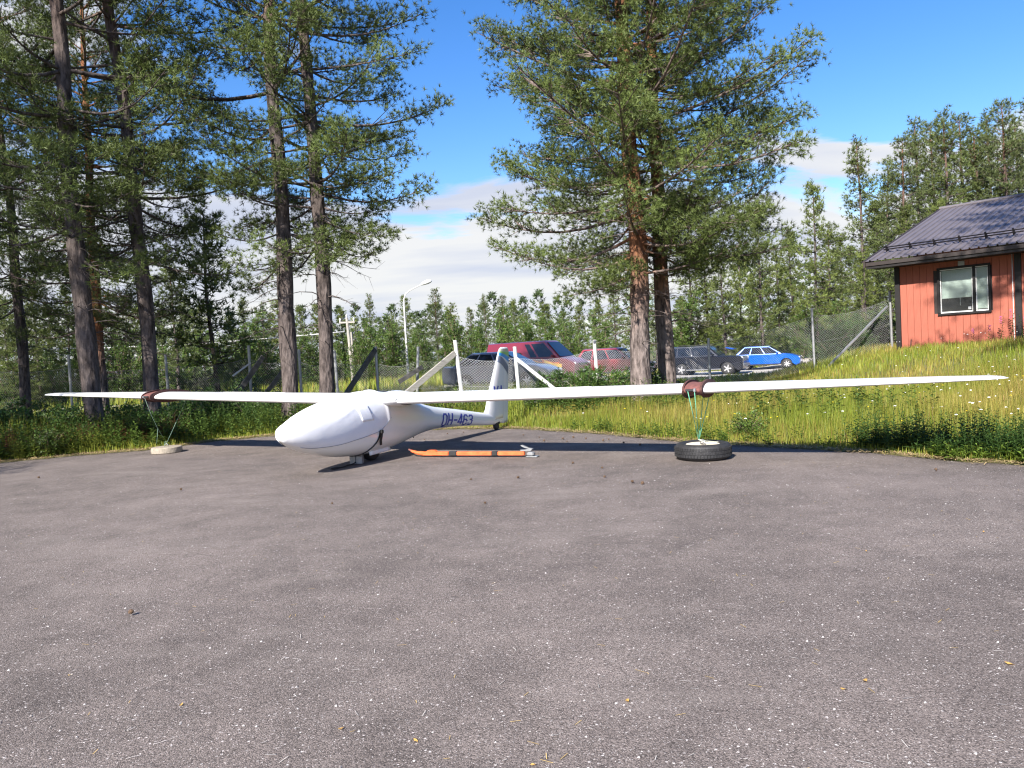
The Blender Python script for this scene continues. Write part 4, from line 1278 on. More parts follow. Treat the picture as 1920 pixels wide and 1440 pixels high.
_, (yf, zf) = collar(4.50, -1, 'brown felt collar round the far wing in front of the straight pine')
CB = at(313, 848, 12.9); CB = Vector((CB.x, 12.9, 0.0))
cw = empty('concrete_weight', CB, 0)
tag(cw, 'round pale concrete tie-down weight on the asphalt under the far wing', 'weight')
rr = np.random.default_rng(3)
MB().lathe([(0.235, 0.0), (0.25, 0.012), (0.252, 0.055), (0.247, 0.095), (0.238, 0.104), (0.12, 0.108), (0.02, 0.106)], n=40).build('concrete_disc', M['conc'], cw, 'auto')
MB().tube([(-0.03, 0, 0.10), (-0.028, 0, 0.14), (0, 0, 0.155), (0.028, 0, 0.14), (0.03, 0, 0.10)], 0.006, 6).build('lifting_eye', M['steel'], cw, True)
kc = CB + Vector((0.0, 0, 0.155))
fr = gl(-4.50, yf - 0.012, zf + 0.0); bk = gl(-4.50, 0.78, zf - 0.02)
rope('tie_down_rope', [[bk, kc], [kc, kc + Vector((0.012, 0.01, 0.03)), kc + Vector((-0.02, 0.01, 0.05)), kc + Vector((-0.03, -0.01, -0.04))]], M['rope3'], 'pale green rope from the concrete weight up to the far wing', 0.0026)
rope('hanging_rope', [[fr, fr.lerp(kc, 0.35) + Vector((-0.02, 0, -0.01)), fr.lerp(kc, 0.62) + Vector((-0.01, 0, -0.03)), fr.lerp(kc, 0.86)], [fr.lerp(kc, 0.62) + Vector((-0.01, 0, -0.03)), fr.lerp(kc, 0.66) + Vector((-0.06, 0, -0.25))]], M['rope3'], 'thin rope dangling from the front of the far wing collar', 0.0022)

# tow bar lying beside the glider
T0, T1 = at(800, 850, 11.0), at(985, 854, 10.1)
g0 = lambda px, py: (lambda d: Vector((0, 0, CAM_H)) + d * (-CAM_H / d.z))(_R * ((px - 960) / CAM_F) + _U * ((720 - py) / CAM_F) + _F)
A, B = g0(793, 857), g0(992, 857)
tb = empty('tow_bar', (A.x, A.y, 0), math.atan2(B.y - A.y, B.x - A.x))
tag(tb, 'orange tow bar with black bands and steel coupling lying on the asphalt', 'tow bar')
LT = (B - A).length
segs = ((0.0, 0.26, 'orange', 'tube'), (0.26, 0.335, 'plastic', 'black_band'), (0.335, 0.665, 'orange', 'tube'), (0.665, 0.72, 'plastic', 'black_band'), (0.72, 0.965, 'orange', 'tube'))
for (a, b, mk, nm) in segs:
    MB().box(((a + b) / 2 * LT, 0, 0.050), ((b - a) * LT - 0.002, 0.056, 0.054 + (0.008 if nm == 'black_band' else 0)), bev=0.008).build(nm, M[mk], tb)
MB().prism([(0.06, 0.077), (0.23, 0.077), (0.20, 0.10), (0.10, 0.10)], -0.03, 0.03).build('handle_block', M['orange'], tb)
MB().tube([(0.02, 0, 0.05), (-0.09, 0.01, 0.058), (-0.19, 0.02, 0.085)], [0.034, 0.026, 0.018], 10).build('fork_tube', M['orange'], tb, 'auto')
MB().tube([(-0.17, 0.02, 0.08), (-0.235, 0.03, 0.105)], 0.014, 8).build('fork_pin', M['feltr'], tb, True)
MB().prism([(LT - 0.10, 0.085), (LT + 0.03, 0.085), (LT + 0.06, 0.115), (LT + 0.02, 0.122), (LT - 0.05, 0.10), (LT - 0.12, 0.098)], -0.025, 0.025).build('coupling_body', M['steel'], tb)
MB().prism([(LT - 0.03, 0.12), (LT + 0.03, 0.115), (LT - 0.03, 0.140), (LT - 0.09, 0.165), (LT - 0.11, 0.155), (LT - 0.06, 0.130)], -0.018, 0.018).build('coupling_lever', M['steel'], tb)
MB().box((LT + 0.03, 0, 0.045), (0.10, 0.09, 0.05), bev=0.014).build('coupling_head', M['steel'], tb)
MB().box((LT + 0.05, 0, 0.010), (0.16, 0.11, 0.014), bev=0.004).build('skid_plate', M['steel'], tb)

# chocks under the belly
c = gl(0.0, -0.30, 0)
ck = tag(empty('wheel_chock', c, -GA + 0.35), 'grey block chock standing in front of the glider main wheel', 'chock')
for dx in (-0.045, 0.045):
    MB().box((dx, 0, 0.055), (0.082, 0.10, 0.11), bev=0.006).build('block', M['steel'], ck)
c = gl(0.02, -0.62, 0)
pd = tag(empty('chock_cord', c, -GA), 'thin dark cord lying on the asphalt under the nose', 'cord')
MB().tube([(0.0, -0.12, 0.008), (0.02, -0.02, 0.008), (-0.01, 0.09, 0.009), (0.02, 0.2, 0.02), (0.0, 0.27, 0.03)], 0.008, 6).build('cord', M['black'], pd, True)
MB().box((-0.01, -0.15, 0.013), (0.07, 0.10, 0.024), bev=0.008).build('cord_handle', M['black'], pd)
# ------------------------------------------------------------------ chain-link fence
PST = [  # px, top py, distance, material, lean dx, mesh-top py
    (-60, 668, 21.5, 'steel', 0, 690), (128, 665, 21.0, 'steel', 0, 690), (310, 664, 20.5, 'steel', 0, 685), (466, 648, 19.5, 'steel', 0.03, 672), (560, 655, 19.0, 'steel', 0, 676), (627, 658, 18.6, 'steel', -0.03, 678),
    (704, 650, 18.2, 'steel', 0, 680), (784, 650, 18.0, 'steel', 0.14, 676), (853, 638, 17.6, 'paintw', -0.13, 667), (965, 650, 17.7, 'paintw', -0.06, 671), (1114, 637, 19.0, 'paintw', -0.05, 655),
    (1328, 634, 20.6, 'steel', 0, 645), (1522, 578, 21.6, 'steel', -0.02, 592), (1668, 545, 21.2, 'steel', -0.02, 560)]
fence = empty('chain_link_fence', (at(853, 700, 17.6).x, 17.6, 0))
tag(fence, 'sagging chain-link fence with steel posts between the glider and the parked cars', 'fence')
FO = fence.location.copy()
tops = []
for (px, py, Y, mk, ln_, my) in PST:
    t = at(px, py, Y); b = Vector((t.x - ln_, Y, gzs(t.x, Y) - 0.1)); m_ = at(px, my, Y)
    tops.append((t, b, m_))
    MB().tube([b - FO, t - FO], 0.036 if mk == 'steel' else 0.045, 10).build('post', M[mk], fence, 'auto')
for i in range(len(tops) - 1):
    (t0, b0, m0), (t1, b1, m1) = tops[i], tops[i + 1]
    ln_ = math.hypot(m1.x - m0.x, m1.y - m0.y)
    z0, z1 = b0.z + 0.13, b1.z + 0.13
    sag = rnd.uniform(0.05, 0.14)

    def fpt(s, v):
        """s metres along, v metres up a nominal 1.5 m net"""
        u_ = np.clip(s / ln_, 0, 1); q = v / 1.5
        top = (m0.z * (1 - u_) + m1.z * u_) - sag * np.sin(u_ * math.pi); bot = z0 * (1 - u_) + z1 * u_
        x = m0.x * (1 - u_) + m1.x * u_; y = m0.y * (1 - u_) + m1.y * u_ + 0.05 * np.sin(u_ * math.pi) * q - 0.045
        return np.stack([x, y, bot + (top - bot) * q], -1)
    As, Bs = [], []
    pitch = 0.072
    for d in (1, -1):
        s0 = np.arange(-1.5, ln_ + 1.5, pitch)
        for k in range(14):          # each diagonal in short pieces so that it follows the sag
            va, vb = 1.5 * k / 14, 1.5 * (k + 1) / 14
            sa = s0 + d * va; sb = s0 + d * vb
            ok = (np.minimum(sa, sb) >= 0) & (np.maximum(sa, sb) <= ln_)
            As.append(fpt(sa[ok], va)); Bs.append(fpt(sb[ok], vb))
    for v in (0.02, 0.75, 1.49):      # line wires
        s0 = np.linspace(0, ln_, 12); As.append(fpt(s0[:-1], v)); Bs.append(fpt(s0[1:], v))
    V, F = seg_tubes(np.concatenate(As) - np.array(FO), np.concatenate(Bs) - np.array(FO), 0.0026 if 8 <= i <= 10 else 0.0018, 0.0026 if 8 <= i <= 10 else 0.0018, 3)
    o = obj('wire_netting', mesh_np('wire_netting', V, F), M['wirep' if 8 <= i <= 10 else 'wire'], fence)
    o['kind'] = 'stuff'


def brace(p0, p1, w, h, mk, lab=None):
    a = at(*p0); b = at(*p1)
    o = MB().bar(a - FO, b - FO, w, h).build('brace', M[mk], fence)
    if lab: o['label'] = lab


brace((853, 662, 17.55), (757, 742, 16.6), 0.045, 0.13, 'wood', 'pale weathered plank leaning on a post')
brace((704, 655, 18.1), (645, 745, 17.2), 0.05, 0.12, 'wood_shaded', 'old plank coloured dark for its shaded side leaning on a post')
brace((494, 668, 19.0), (438, 748, 18.4), 0.05, 0.12, 'wood_shaded')
brace((530, 696, 18.6), (488, 752, 18.2), 0.05, 0.10, 'wood_shaded')
brace((968, 672, 17.65), (1060, 745, 17.2), 0.05, 0.07, 'paintw')
brace((1664, 574, 21.2), (1548, 692, 20.6), 0.045, 0.045, 'steel')
brace((792, 688, 17.9), (748, 716, 17.6), 0.06, 0.10, 'wood_shaded')
brace((436, 705, 19.2), (470, 680, 19.4), 0.03, 0.04, 'paintw')


# ------------------------------------------------------------------ cars
def make_car(name, paint, label, cat, pos, heading, L_=4.3, W_=1.76, H_=1.48, hood=0.95, belt=0.92, wb=2.55, wr=0.31, cab=(-1.85, 0.95), roof=(-1.35, 0.30), nose=0.72, tail=0.95,
             wins=((0.06, 0.30), (0.33, 0.63), (0.66, 0.97)), rearwin=True, extra=None, grille=True, spokes=7, front_drop=0.0):
    c = empty(name, pos, heading)
    tag(c, label, cat, None)
    x0, x1 = -L_ / 2, L_ / 2
    ax_f, ax_r = wb / 2 + 0.05, -wb / 2 + 0.05
    zb = 0.20
    poly = [(x0 + 0.05, zb + 0.12)]

    def arch(xc):
        return [(xc + math.cos(a) * (wr + 0.06), max(zb, wr + math.sin(a) * (wr + 0.06))) for a in np.linspace(math.pi - 0.05, 0.05, 11)]
    poly += [(ax_r - wr - 0.10, zb)] + arch(ax_r) + arch(ax_f) + [(x1 - 0.22, zb), (x1 - 0.03, zb + 0.10), (x1, zb + 0.30), (x1 - 0.03, nose - 0.08), (x1 - 0.10, nose)]
    xw = cab[1]
    poly += [(x1 - 0.10 - (x1 - 0.1 - xw) * 0.45, nose + (hood - nose) * 0.72), (xw + 0.05, hood), (xw - 0.15, belt + 0.01), (cab[0] + 0.02, belt + 0.01), (x0 + 0.10, tail), (x0 + 0.02, tail - 0.12), (x0, 0.55)]
    n = len(poly); zc_ = 0.6

    def ins(f_, g):
        return [(p[0] * (1 - f_), zc_ + (p[1] - zc_) * (1 - g)) for p in poly]
    w = W_ / 2
    loops = [(ins(0.030, 0.10), -w + 0.01), (ins(0.008, 0.03), -w - 0.0 + 0.05), (ins(0.0, 0.0), -w + 0.16), (ins(0.0, -0.005), 0), (ins(0, 0), w - 0.16), (ins(0.008, 0.03), w - 0.05), (ins(0.030, 0.10), w - 0.01)]
    # keep arches crisp: side loops only shrink the upper outline
    mb = MB(); vs = []; fs = []
    for pl, y in loops: vs += [(p[0], y, p[1]) for p in pl]
    for k in range(len(loops) - 1):
        for i in range(n):
            j = (i + 1) % n
            fs.append((k * n + i, k * n + j, (k + 1) * n + j, (k + 1) * n + i))
    fs += [tuple(range(n)), tuple(reversed(range((len(loops) - 1) * n, len(loops) * n)))]
    body = mb.add(vs, fs).build('body', M[paint], c, 'auto')
    # cabin
    wb_, wt_ = w - 0.05, w - 0.24
    zr = H_

    def cabp(u, v, s):
        """u 0 rear .. 1 front, v 0 belt .. 1 roof, s side -1..1"""
        xb = cab[0] + (cab[1] - cab[0]) * u; xt = roof[0] + (roof[1] - roof[0]) * u
        x = xb + (xt - xb) * v
        ww = wb_ + (wt_ - wb_) * max(v, 0.0) ** 1.15
        return Vector((x, s * ww, belt + (zr - belt) * v * (1 - 0.0 * u)))
    mb = MB(); rows = []
    for v in (-0.03, 0.5, 0.86, 0.96):
        ring = [cabp(u, v, -1) for u in (0, 0.12, 0.4, 0.7, 0.9, 1)] + [cabp(1, v, -0.5), cabp(1, v, 0.5)] + [cabp(u, v, 1) for u in (1, 0.9, 0.7, 0.4, 0.12, 0)] + [cabp(0, v, 0.5), cabp(0, v, -0.5)]
        ring = [p + Vector(((0.05 if 6 <= i <= 7 else (-0.05 if i >= 14 else 0)), 0, 0)) for i, p in enumerate(ring)]
        rows.append(ring)
    top = [Vector((p.x * 0.93 + 0.02 * (roof[0] + roof[1]) / 2, p.y * 0.86, zr)) for p in rows[-1]]
    rows.append(top)
    m_ = len(rows[0]); vs = [p for r_ in rows for p in r_]; fs = []
    for k in range(len(rows) - 1):
        fs += [(k * m_ + i, k * m_ + (i + 1) % m_, (k + 1) * m_ + (i + 1) % m_, (k + 1) * m_ + i) for i in range(m_)]
    fs.append(tuple(range((len(rows) - 1) * m_, len(rows) * m_)))
    cabin = mb.add(vs, fs).build('cabin', M[paint], c, 'auto')

    def pane(nm, q, off, mk='cglass'):
        q = [Vector(p) for p in q]
        nrm_ = (q[1] - q[0]).cross(q[3] - q[0]).normalized()
        if nrm_.dot(off) < 0: nrm_ = -nrm_
        MB().add([p - nrm_ * 0.012 for p in q] + [p + nrm_ * 0.010 for p in q], [(0, 1, 2, 3), (7, 6, 5, 4), (0, 4, 5, 1), (1, 5, 6, 2), (2, 6, 7, 3), (3, 7, 4, 0)]).build(nm, M[mk], c)
    for s in (-1, 1):
        for (u0, u1) in wins:
            pane('side_window', [cabp(u0, 0.08, s), cabp(u1, 0.08, s), cabp(u1 if u1 < 0.9 else u1 - 0.01, 0.84, s), cabp(u0, 0.84, s)], Vector((0, s, 0.1)))
    fx = Vector((0.05, 0, 0))
    pane('windscreen', [cabp(1, 0.06, -0.86) + fx * 1.15, cabp(1, 0.06, 0.86) + fx * 1.15, cabp(1, 0.92, 0.82) + fx * 1.15, cabp(1, 0.92, -0.82) + fx * 1.15], Vector((1, 0, 0.5)))
    if rearwin:
        pane('rear_window', [cabp(0, 0.10, -0.8) - fx * 1.15, cabp(0, 0.10, 0.8) - fx * 1.15, cabp(0, 0.85, 0.75) - fx * 1.15, cabp(0, 0.85, -0.75) - fx * 1.15], Vector((-1, 0, 0.5)))
    # wheels
    for xa in (ax_f, ax_r):
        for s in (-1, 1):
            wh_ = empty('wheel', (xa, s * (w - 0.13), wr), 0, c)
            MB().lathe([(wr * 0.62, -0.10), (wr * 0.9, -0.105), (wr, -0.07), (wr, 0.07), (wr * 0.9, 0.105), (wr * 0.62, 0.10)], axis='y', n=24).build('tyre', M['rubber'], wh_, True)
            mb = MB().lathe([(wr * 0.56, -0.085), (wr * 0.63, -0.10), (wr * 0.63, 0.10), (wr * 0.56, 0.085)], axis='y', n=24)
            mb.build('rim', M['plastic'], wh_, 'auto')
            mb = MB().lathe([(0.03, -0.108), (0.06, -0.104), (0.06, 0.104), (0.03, 0.108)], axis='y', n=12)
            for k in range(spokes):
                a = 2 * math.pi * k / spokes
                for ss in (-1, 1):
                    mb.bar((math.cos(a) * 0.03, ss * 0.098, math.sin(a) * 0.03), (math.cos(a) * wr * 0.61, ss * 0.100, math.sin(a) * wr * 0.61), 0.014, 0.055 if spokes > 6 else 0.075, up=(-math.sin(a), 0, math.cos(a)))
            mb.build('hub_cap', M['rim'], wh_)
    # dark drums put in as the shade inside the wheel arches
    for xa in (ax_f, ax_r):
        MB().lathe([(0.02, -w + 0.06), (wr + 0.035, -w + 0.06), (wr + 0.035, w - 0.06), (0.02, w - 0.06)], (xa, 0, wr), axis='y', n=20).build('arch_shade', M['dark'], c)
    # lights, mirrors, plates, bumpers, handles
    for s in (-1, 1):
        MB().box((x1 - 0.135, s * (w - 0.24), nose - 0.06), (0.16, 0.30, 0.13), Matrix.Rotation(s * -0.35, 3, 'Z'), bev=0.03).build('headlight', M['lampc'], c)
        MB().box((x0 + 0.07, s * (w - 0.16), tail - 0.18), (0.10, 0.16, 0.22), bev=0.03).build('tail_light', M['carred'], c)
        MB().box((cab[1] - 0.28, s * (w + 0.06), belt + 0.10), (0.10, 0.16, 0.12), bev=0.03).build('mirror', M[paint], c)
        MB().box((-0.02, s * (w - 0.005), 0.30), (L_ * 0.40, 0.03, 0.07), bev=0.01).build('sill', M['plastic'], c)
        for xx in (cab[0] + (cab[1] - cab[0]) * 0.35, cab[0] + (cab[1] - cab[0]) * 0.66):
            MB().box((xx, s * (w - 0.012), belt - 0.10), (0.16, 0.03, 0.03), bev=0.008).build('door_handle', M[paint], c)
            MB().box((xx + 0.13, s * (w - 0.022), 0.62), (0.008, 0.03, belt - 0.42)).build('door_seam', M['dark'], c)
    if grille:
        MB().box((x1 - 0.045, 0, nose - 0.10), (0.09, W_ * 0.5, 0.12), bev=0.02).build('grille', M['plastic'], c)
        MB().box((x1 - 0.035, 0, 0.34), (0.09, W_ * 0.62, 0.13), bev=0.02).build('air_intake', M['plastic'], c)
    MB().box((x1 + 0.005, 0, 0.48), (0.02, 0.46, 0.11)).build('number_plate', M['plate'], c)
    if extra: extra(c, dict(x0=x0, x1=x1, w=w, cabp=cabp, pane=pane, belt=belt, H=H_))
    return c


def cpos(px, py, Y, dz=0.05):
    p = at(px, py, Y)
    return (p.x, Y, gzs(p.x, Y) + dz)


HD = R(-27)
make_car('parked_car', 'silver', 'grey hatchback parked behind the fence, left of the red van', 'car', cpos(942, 700, 29.0), R(-22), L_=4.45, H_=1.45, cab=(-1.75, 1.15), roof=(-0.95, 0.25), tail=0.98, belt=0.93, hood=0.96)


def van_extra(c, d):
    w, x0, x1 = d['w'], d['x0'], d['x1']
    # flames licking back along both sides
    rf = random.Random(9)
    for s in (-1, 1):
        for (mk, grow, off) in (('flame1', 0.0, 0.006), ('flame2', 0.07, 0.010)):
            pts = [(1.75, 0.42 + grow)]
            xb = 1.70
            low = [(1.2, 0.42 + grow), (0.2, 0.44 + grow), (-0.6, 0.50 + grow)]
            tips = [(-0.85, 0.62), (-0.05, 0.74), (-0.45, 0.95), (0.35, 0.86), (0.15, 1.10), (0.80, 0.92), (0.72, 1.12), (1.2, 0.95), (1.65, 0.90)]
            up = [(x + grow * 2.0, z - grow * 1.1) for (x, z) in tips]
            poly = pts + low + up
            vs = [(p[0], s * (w + off - (0.05 if abs(p[1]) > 3 else 0.0)), p[1]) for p in poly]
            MB().add(vs, [tuple(range(len(vs)))]).build('flame_graphic', M[mk], c, fix=False)
    # roof rails, sliding-door seam, round badge
    for s in (-1, 1):
        MB().box((-0.9, s * (w - 0.012), 1.02), (0.012, 0.03, 1.1)).build('door_seam', M['dark'], c)
    for xx in (-1.6, -0.7, 0.2):
        MB().box((xx, 0.5, d['H'] + 0.02), (0.10, 0.06, 0.05)).build('roof_mount', M['plastic'], c)
        MB().box((xx, -0.5, d['H'] + 0.02), (0.10, 0.06, 0.05)).build('roof_mount', M['plastic'], c)
    q = [(math.cos(a) * 0.22 - 0.55, -w - 0.008 + 0.0, 1.30 + math.sin(a) * 0.17 + 0.03 * math.sin(3 * a)) for a in np.linspace(0, 6.28, 15)[:-1]]
    q = [(x, -(w - 0.045 - 0.11 * max(0, z - 1.15)), z) for (x, y, z) in q]
    MB().add(q, [tuple(range(14))]).build('side_emblem', M['dark'], c, fix=False)


make_car('parked_van', 'vanred', 'dark red van with orange flame paint on its sides behind the fence', 'van', cpos(1008, 700, 36.0, 0.0), R(-30), L_=4.9, W_=1.90, H_=1.94, hood=1.12, belt=1.12, wb=2.9, wr=0.33,
         cab=(-2.35, 1.62), roof=(-2.25, 0.80), nose=0.88, tail=1.12, wins=((0.64, 0.72), (0.75, 0.97)), rearwin=True, extra=van_extra)
make_car('parked_car', 'carred', 'bright red small car behind the fence, half hidden by the mottled pine', 'car', cpos(1152, 700, 37.0), R(-28), L_=3.9, W_=1.68, H_=1.50, cab=(-1.75, 1.05), roof=(-1.35, 0.35))


def suv_extra(c, d):
    w, x0, x1 = d['w'], d['x0'], d['x1']
    for s in (-1, 1):
        MB().box((0.02, s * (w + 0.01), 0.33), (2.0, 0.05, 0.07), bev=0.012).build('side_step', M['chrome'], c)
        MB().tube([(-1.5, s * (w - 0.30), d['H'] + 0.0), (-1.4, s * (w - 0.30), d['H'] + 0.05), (0.1, s * (w - 0.30), d['H'] + 0.05), (0.2, s * (w - 0.30), d['H'])], 0.018, 6).build('roof_rail', M['plastic'], c)
        MB().lathe([(0.02, -0.02), (0.085, -0.02), (0.09, 0.02), (0.02, 0.03)], (x1 - 0.045, s * 0.60, 0.86), axis='x', n=18).build('round_headlight', M['lampc'], c)
        MB().box((x1 - 0.20, s * (w - 0.06), 0.86), (0.16, 0.07, 0.12), bev=0.02).build('turn_signal', M['amber'], c)
    for k in range(7):
        MB().box((x1 - 0.03, -0.36 + 0.12 * k, 0.84), (0.06, 0.055, 0.24), bev=0.015).build('grille_slat', M['chrome'], c)
    MB().box((x1 - 0.05, 0, 0.52), (0.16, 1.66, 0.18), bev=0.05).build('bumper', M['steel'], c)


make_car('parked_off_roader', 'suv', 'black off-roader with slotted grille parked right of the twin pines', 'car', cpos(1326, 690, 43.0), R(-30), L_=4.45, W_=1.80, H_=1.68, hood=1.06, belt=1.08, wb=2.63, wr=0.35,
         cab=(-2.08, 0.85), roof=(-1.85, 0.15), nose=0.98, tail=1.10, wins=((0.05, 0.18), (0.21, 0.50), (0.53, 0.96)), extra=suv_extra, grille=False, spokes=5)


def blue_extra(c, d):
    # raised tailgate
    MB().box((d['x0'] - 0.02, 0, 1.42), (0.52, 1.25, 0.07), Matrix.Rotation(0.25, 3, 'Y'), bev=0.03).build('open_tailgate', M['bluecar'], c)


make_car('parked_car', 'bluecar', 'bright blue hatchback with its tailgate up beside the black off-roader', 'car', cpos(1437, 682, 47.0), R(-27), L_=4.2, W_=1.73, H_=1.46, cab=(-1.75, 1.05), roof=(-1.15, 0.20), belt=0.93, hood=0.97, nose=0.74,
         extra=blue_extra, spokes=7)

# ------------------------------------------------------------------ red house
HA = math.atan2(-0.737, 0.676)
HC = Vector((10.60, 20.50, 0.0))
house = empty('red_house', (HC.x, HC.y, 0.6), HA)
tag(house, 'red board-clad house with black trim and ribbed plum-grey roof on the rise', 'house')
HL, HD_, z0h, z1h = 9.0, 11.0, -0.2, 2.62      # length, depth, wall bottom and top in house space (origin z 0.6)
MB().box((HL / 2, 0.10 + 0.06, (z0h + z1h) / 2), (HL - 0.04, 0.12, z1h - z0h)).build('wall', M['fascia'], house)
MB().box((0.10, HD_ / 2, (z0h + z1h) / 2), (0.16, HD_ - 0.3, z1h - z0h)).build('wall', M['redwall'], house)
MB().prism([(0.3, z1h), (HD_ - 0.3, z1h), (HD_ / 2, z1h + 1.75)], 0.04, 0.16, 'yz').build('gable', M['redwall'], house)
WX0, WX1, WZ0, WZ1 = 1.10, 2.22, 1.26, 2.40      # window opening
pw = 0.168
xk = 0.11
k = 0
pl_full = MB().box((0, 0, 0), (pw - 0.006, 0.026, z1h - z0h), bev=0.004).mesh('plank_full'); pl_full.materials.append(M['redwall'])
while xk < 6.2:
    xc = xk + pw / 2
    cut = not (xk + pw < WX0 - 0.02 or xk > WX1 + 0.02)
    dy = rnd.uniform(-0.003, 0.003)
    if not cut:
        o = bpy.data.objects.new('plank', pl_full); o.location = (xc, 0.08 + dy, (z0h + z1h) / 2); link(o, house)
    else:
        for (a, b) in ((z0h, WZ0), (WZ1, z1h)):
            MB().box((xc, 0.08 + dy, (a + b) / 2), (pw - 0.006, 0.026, b - a), bev=0.004).build('plank', M['redwall'], house)
    xk += pw
# vertical dark trims
MB().box((0.045, 0.07, (z0h + z1h) / 2), (0.13, 0.07, z1h - z0h), bev=0.006).build('corner_board', M['trim'], house)
MB().box((2.86, 0.045, (z0h + z1h) / 2), (0.14, 0.06, z1h - z0h), bev=0.006).build('cover_board', M['trim'], house)
MB().tube([(2.74, 0.055, z1h), (2.742, 0.055, 1.5), (2.75, 0.05, 0.6), (2.74, 0.05, z0h)], 0.010, 6).build('white_cable', M['white'], house, True)
# window
win = empty('window', (0, 0, 0), 0, house)
fw = 0.055
for (x, z, sx, sz) in (((WX0 + WX1) / 2, WZ1 + fw / 2, WX1 - WX0 + 2 * fw, fw), ((WX0 + WX1) / 2, WZ0 - fw / 2, WX1 - WX0 + 2 * fw, fw), (WX0 - fw / 2, (WZ0 + WZ1) / 2, fw, WZ1 - WZ0 - 0.004), (WX1 + fw / 2, (WZ0 + WZ1) / 2, fw, WZ1 - WZ0 - 0.004), (WX0 + 0.80, (WZ0 + WZ1) / 2, 0.06, WZ1 - WZ0 - 0.004)):
    MB().box((x, 0.055, z), (sx, 0.06, sz), bev=0.005).build('casing', M['trim'], win)
for (xa, xb) in ((WX0 + 0.01, WX0 + 0.765), (WX0 + 0.835, WX1 - 0.01)):
    for (x, z, sx, sz) in (((xa + xb) / 2, WZ1 - 0.012, xb - xa, 0.02), ((xa + xb) / 2, WZ0 + 0.02, xb - xa, 0.034), (xa + 0.01, (WZ0 + WZ1) / 2, 0.018, WZ1 - WZ0 - 0.08), (xb - 0.01, (WZ0 + WZ1) / 2, 0.018, WZ1 - WZ0 - 0.08)):
        MB().box((x, 0.075, z), (sx, 0.03, sz)).build('sash', M['white'], win)
    MB().box(((xa + xb) / 2, 0.085, (WZ0 + WZ1) / 2), (xb - xa - 0.05, 0.006, WZ1 - WZ0 - 0.06)).build('pane', M['pane'], win)
sl = MB().box((0, 0, 0), (0.70, 0.004, 0.036), Matrix.Rotation(0.35, 3, 'X')).mesh('slat'); sl.materials.append(M['blind'])
for k in range(25):
    o = bpy.data.objects.new('blind_slat', sl); o.location = (WX0 + 0.388, 0.098, WZ1 - 0.05 - 0.029 * k); link(o, win)
sl2 = MB().box((0, 0, 0), (0.235, 0.004, 0.036), Matrix.Rotation(0.35, 3, 'X')).mesh('slat'); sl2.materials.append(M['blind'])
for k in range(36):
    o = bpy.data.objects.new('blind_slat', sl2); o.location = (WX0 + 0.972, 0.098, WZ1 - 0.05 - 0.029 * k); link(o, win)
MB().tube([(WX0 + 0.46, 0.096, WZ1 - 0.75), (WX0 + 0.46, 0.096, WZ0 + 0.18)], 0.005, 5).build('blind_cord', M['white'], win)
MB().box((WX0 + 0.68, 0.080, WZ0 + 0.10), (0.07, 0.003, 0.07)).build('sticker', M['white'], win)
MB().box((1.62, 0.06, 2.52), (0.15, 0.05, 0.13), bev=0.01).build('wall_vent', M['steel'], house)
MB().tube([(0.12, 0.055, 0.30), (0.2, 0.05, 0.34), (0.34, 0.05, 0.42), (0.36, 0.05, 0.62)], 0.012, 6).build('wall_cable', M['plastic'], house, True)
# roof: ribbed sheets
ez, rz_ = 2.80, 4.79           # eave and ridge height in house space
oy, ry = -0.60, 5.55           # eave overhang and ridge position
vx0 = -0.55
slope = Vector((0, ry - oy, rz_ - ez)); sl_n = slope.length; slope.normalize(); nrm_r = Vector((0, -slope.z, slope.y))
SW = 1.0


def rib_prof():
    p = []
    for k_ in range(5):
        b = k_ * 0.2
        p += [(b, 0.0), (b + 0.130, 0.0), (b + 0.140, 0.038), (b + 0.168, 0.038), (b + 0.180, 0.0)]
    p.append((1.0, 0.0))
    return p


def sheet_mesh(side):
    pr = rib_prof(); vs = []; fs = []
    for q in (0.0, sl_n):
        for (x, h) in pr:
            vs.append(Vector((x, 0, 0)) + Vector((0, side * slope.y * q, slope.z * q)) + Vector((0, side * nrm_r.y, nrm_r.z)) * h)
    n = len(pr)
    for i in range(n - 1):
        fs.append((i, i + 1, n + i + 1, n + i))
    b = len(vs)
    vs += [v - Vector((0, side * nrm_r.y, nrm_r.z)) * 0.006 for v in vs]
    fs += [tuple(b + i for i in reversed(f_)) for f_ in fs]
    fs += [(i, b + i, b + i + 1, i + 1) for i in range(n - 1)]
    me = bpy.data.meshes.new('roof_sheet'); me.from_pydata(vs, [], fs); me.materials.append(M['roof']); return me


roof_o = empty('roof', (0, 0, 0), 0, house)
s1_, s2_ = sheet_mesh(1), sheet_mesh(-1)
for k in range(9):
    o = bpy.data.objects.new('roof_sheet', s1_); o.location = (vx0 + k * SW, oy, ez); link(o, roof_o)
    o = bpy.data.objects.new('roof_sheet', s2_); o.location = (vx0 + k * SW, 2 * ry - oy, ez); link(o, roof_o)
MB().tube([(vx0 - 0.01, ry, rz_ + 0.015), (vx0 + 9.0, ry, rz_ + 0.015)], 0.07, 8).build('ridge_cap', M['roof'], roof_o, 'auto')
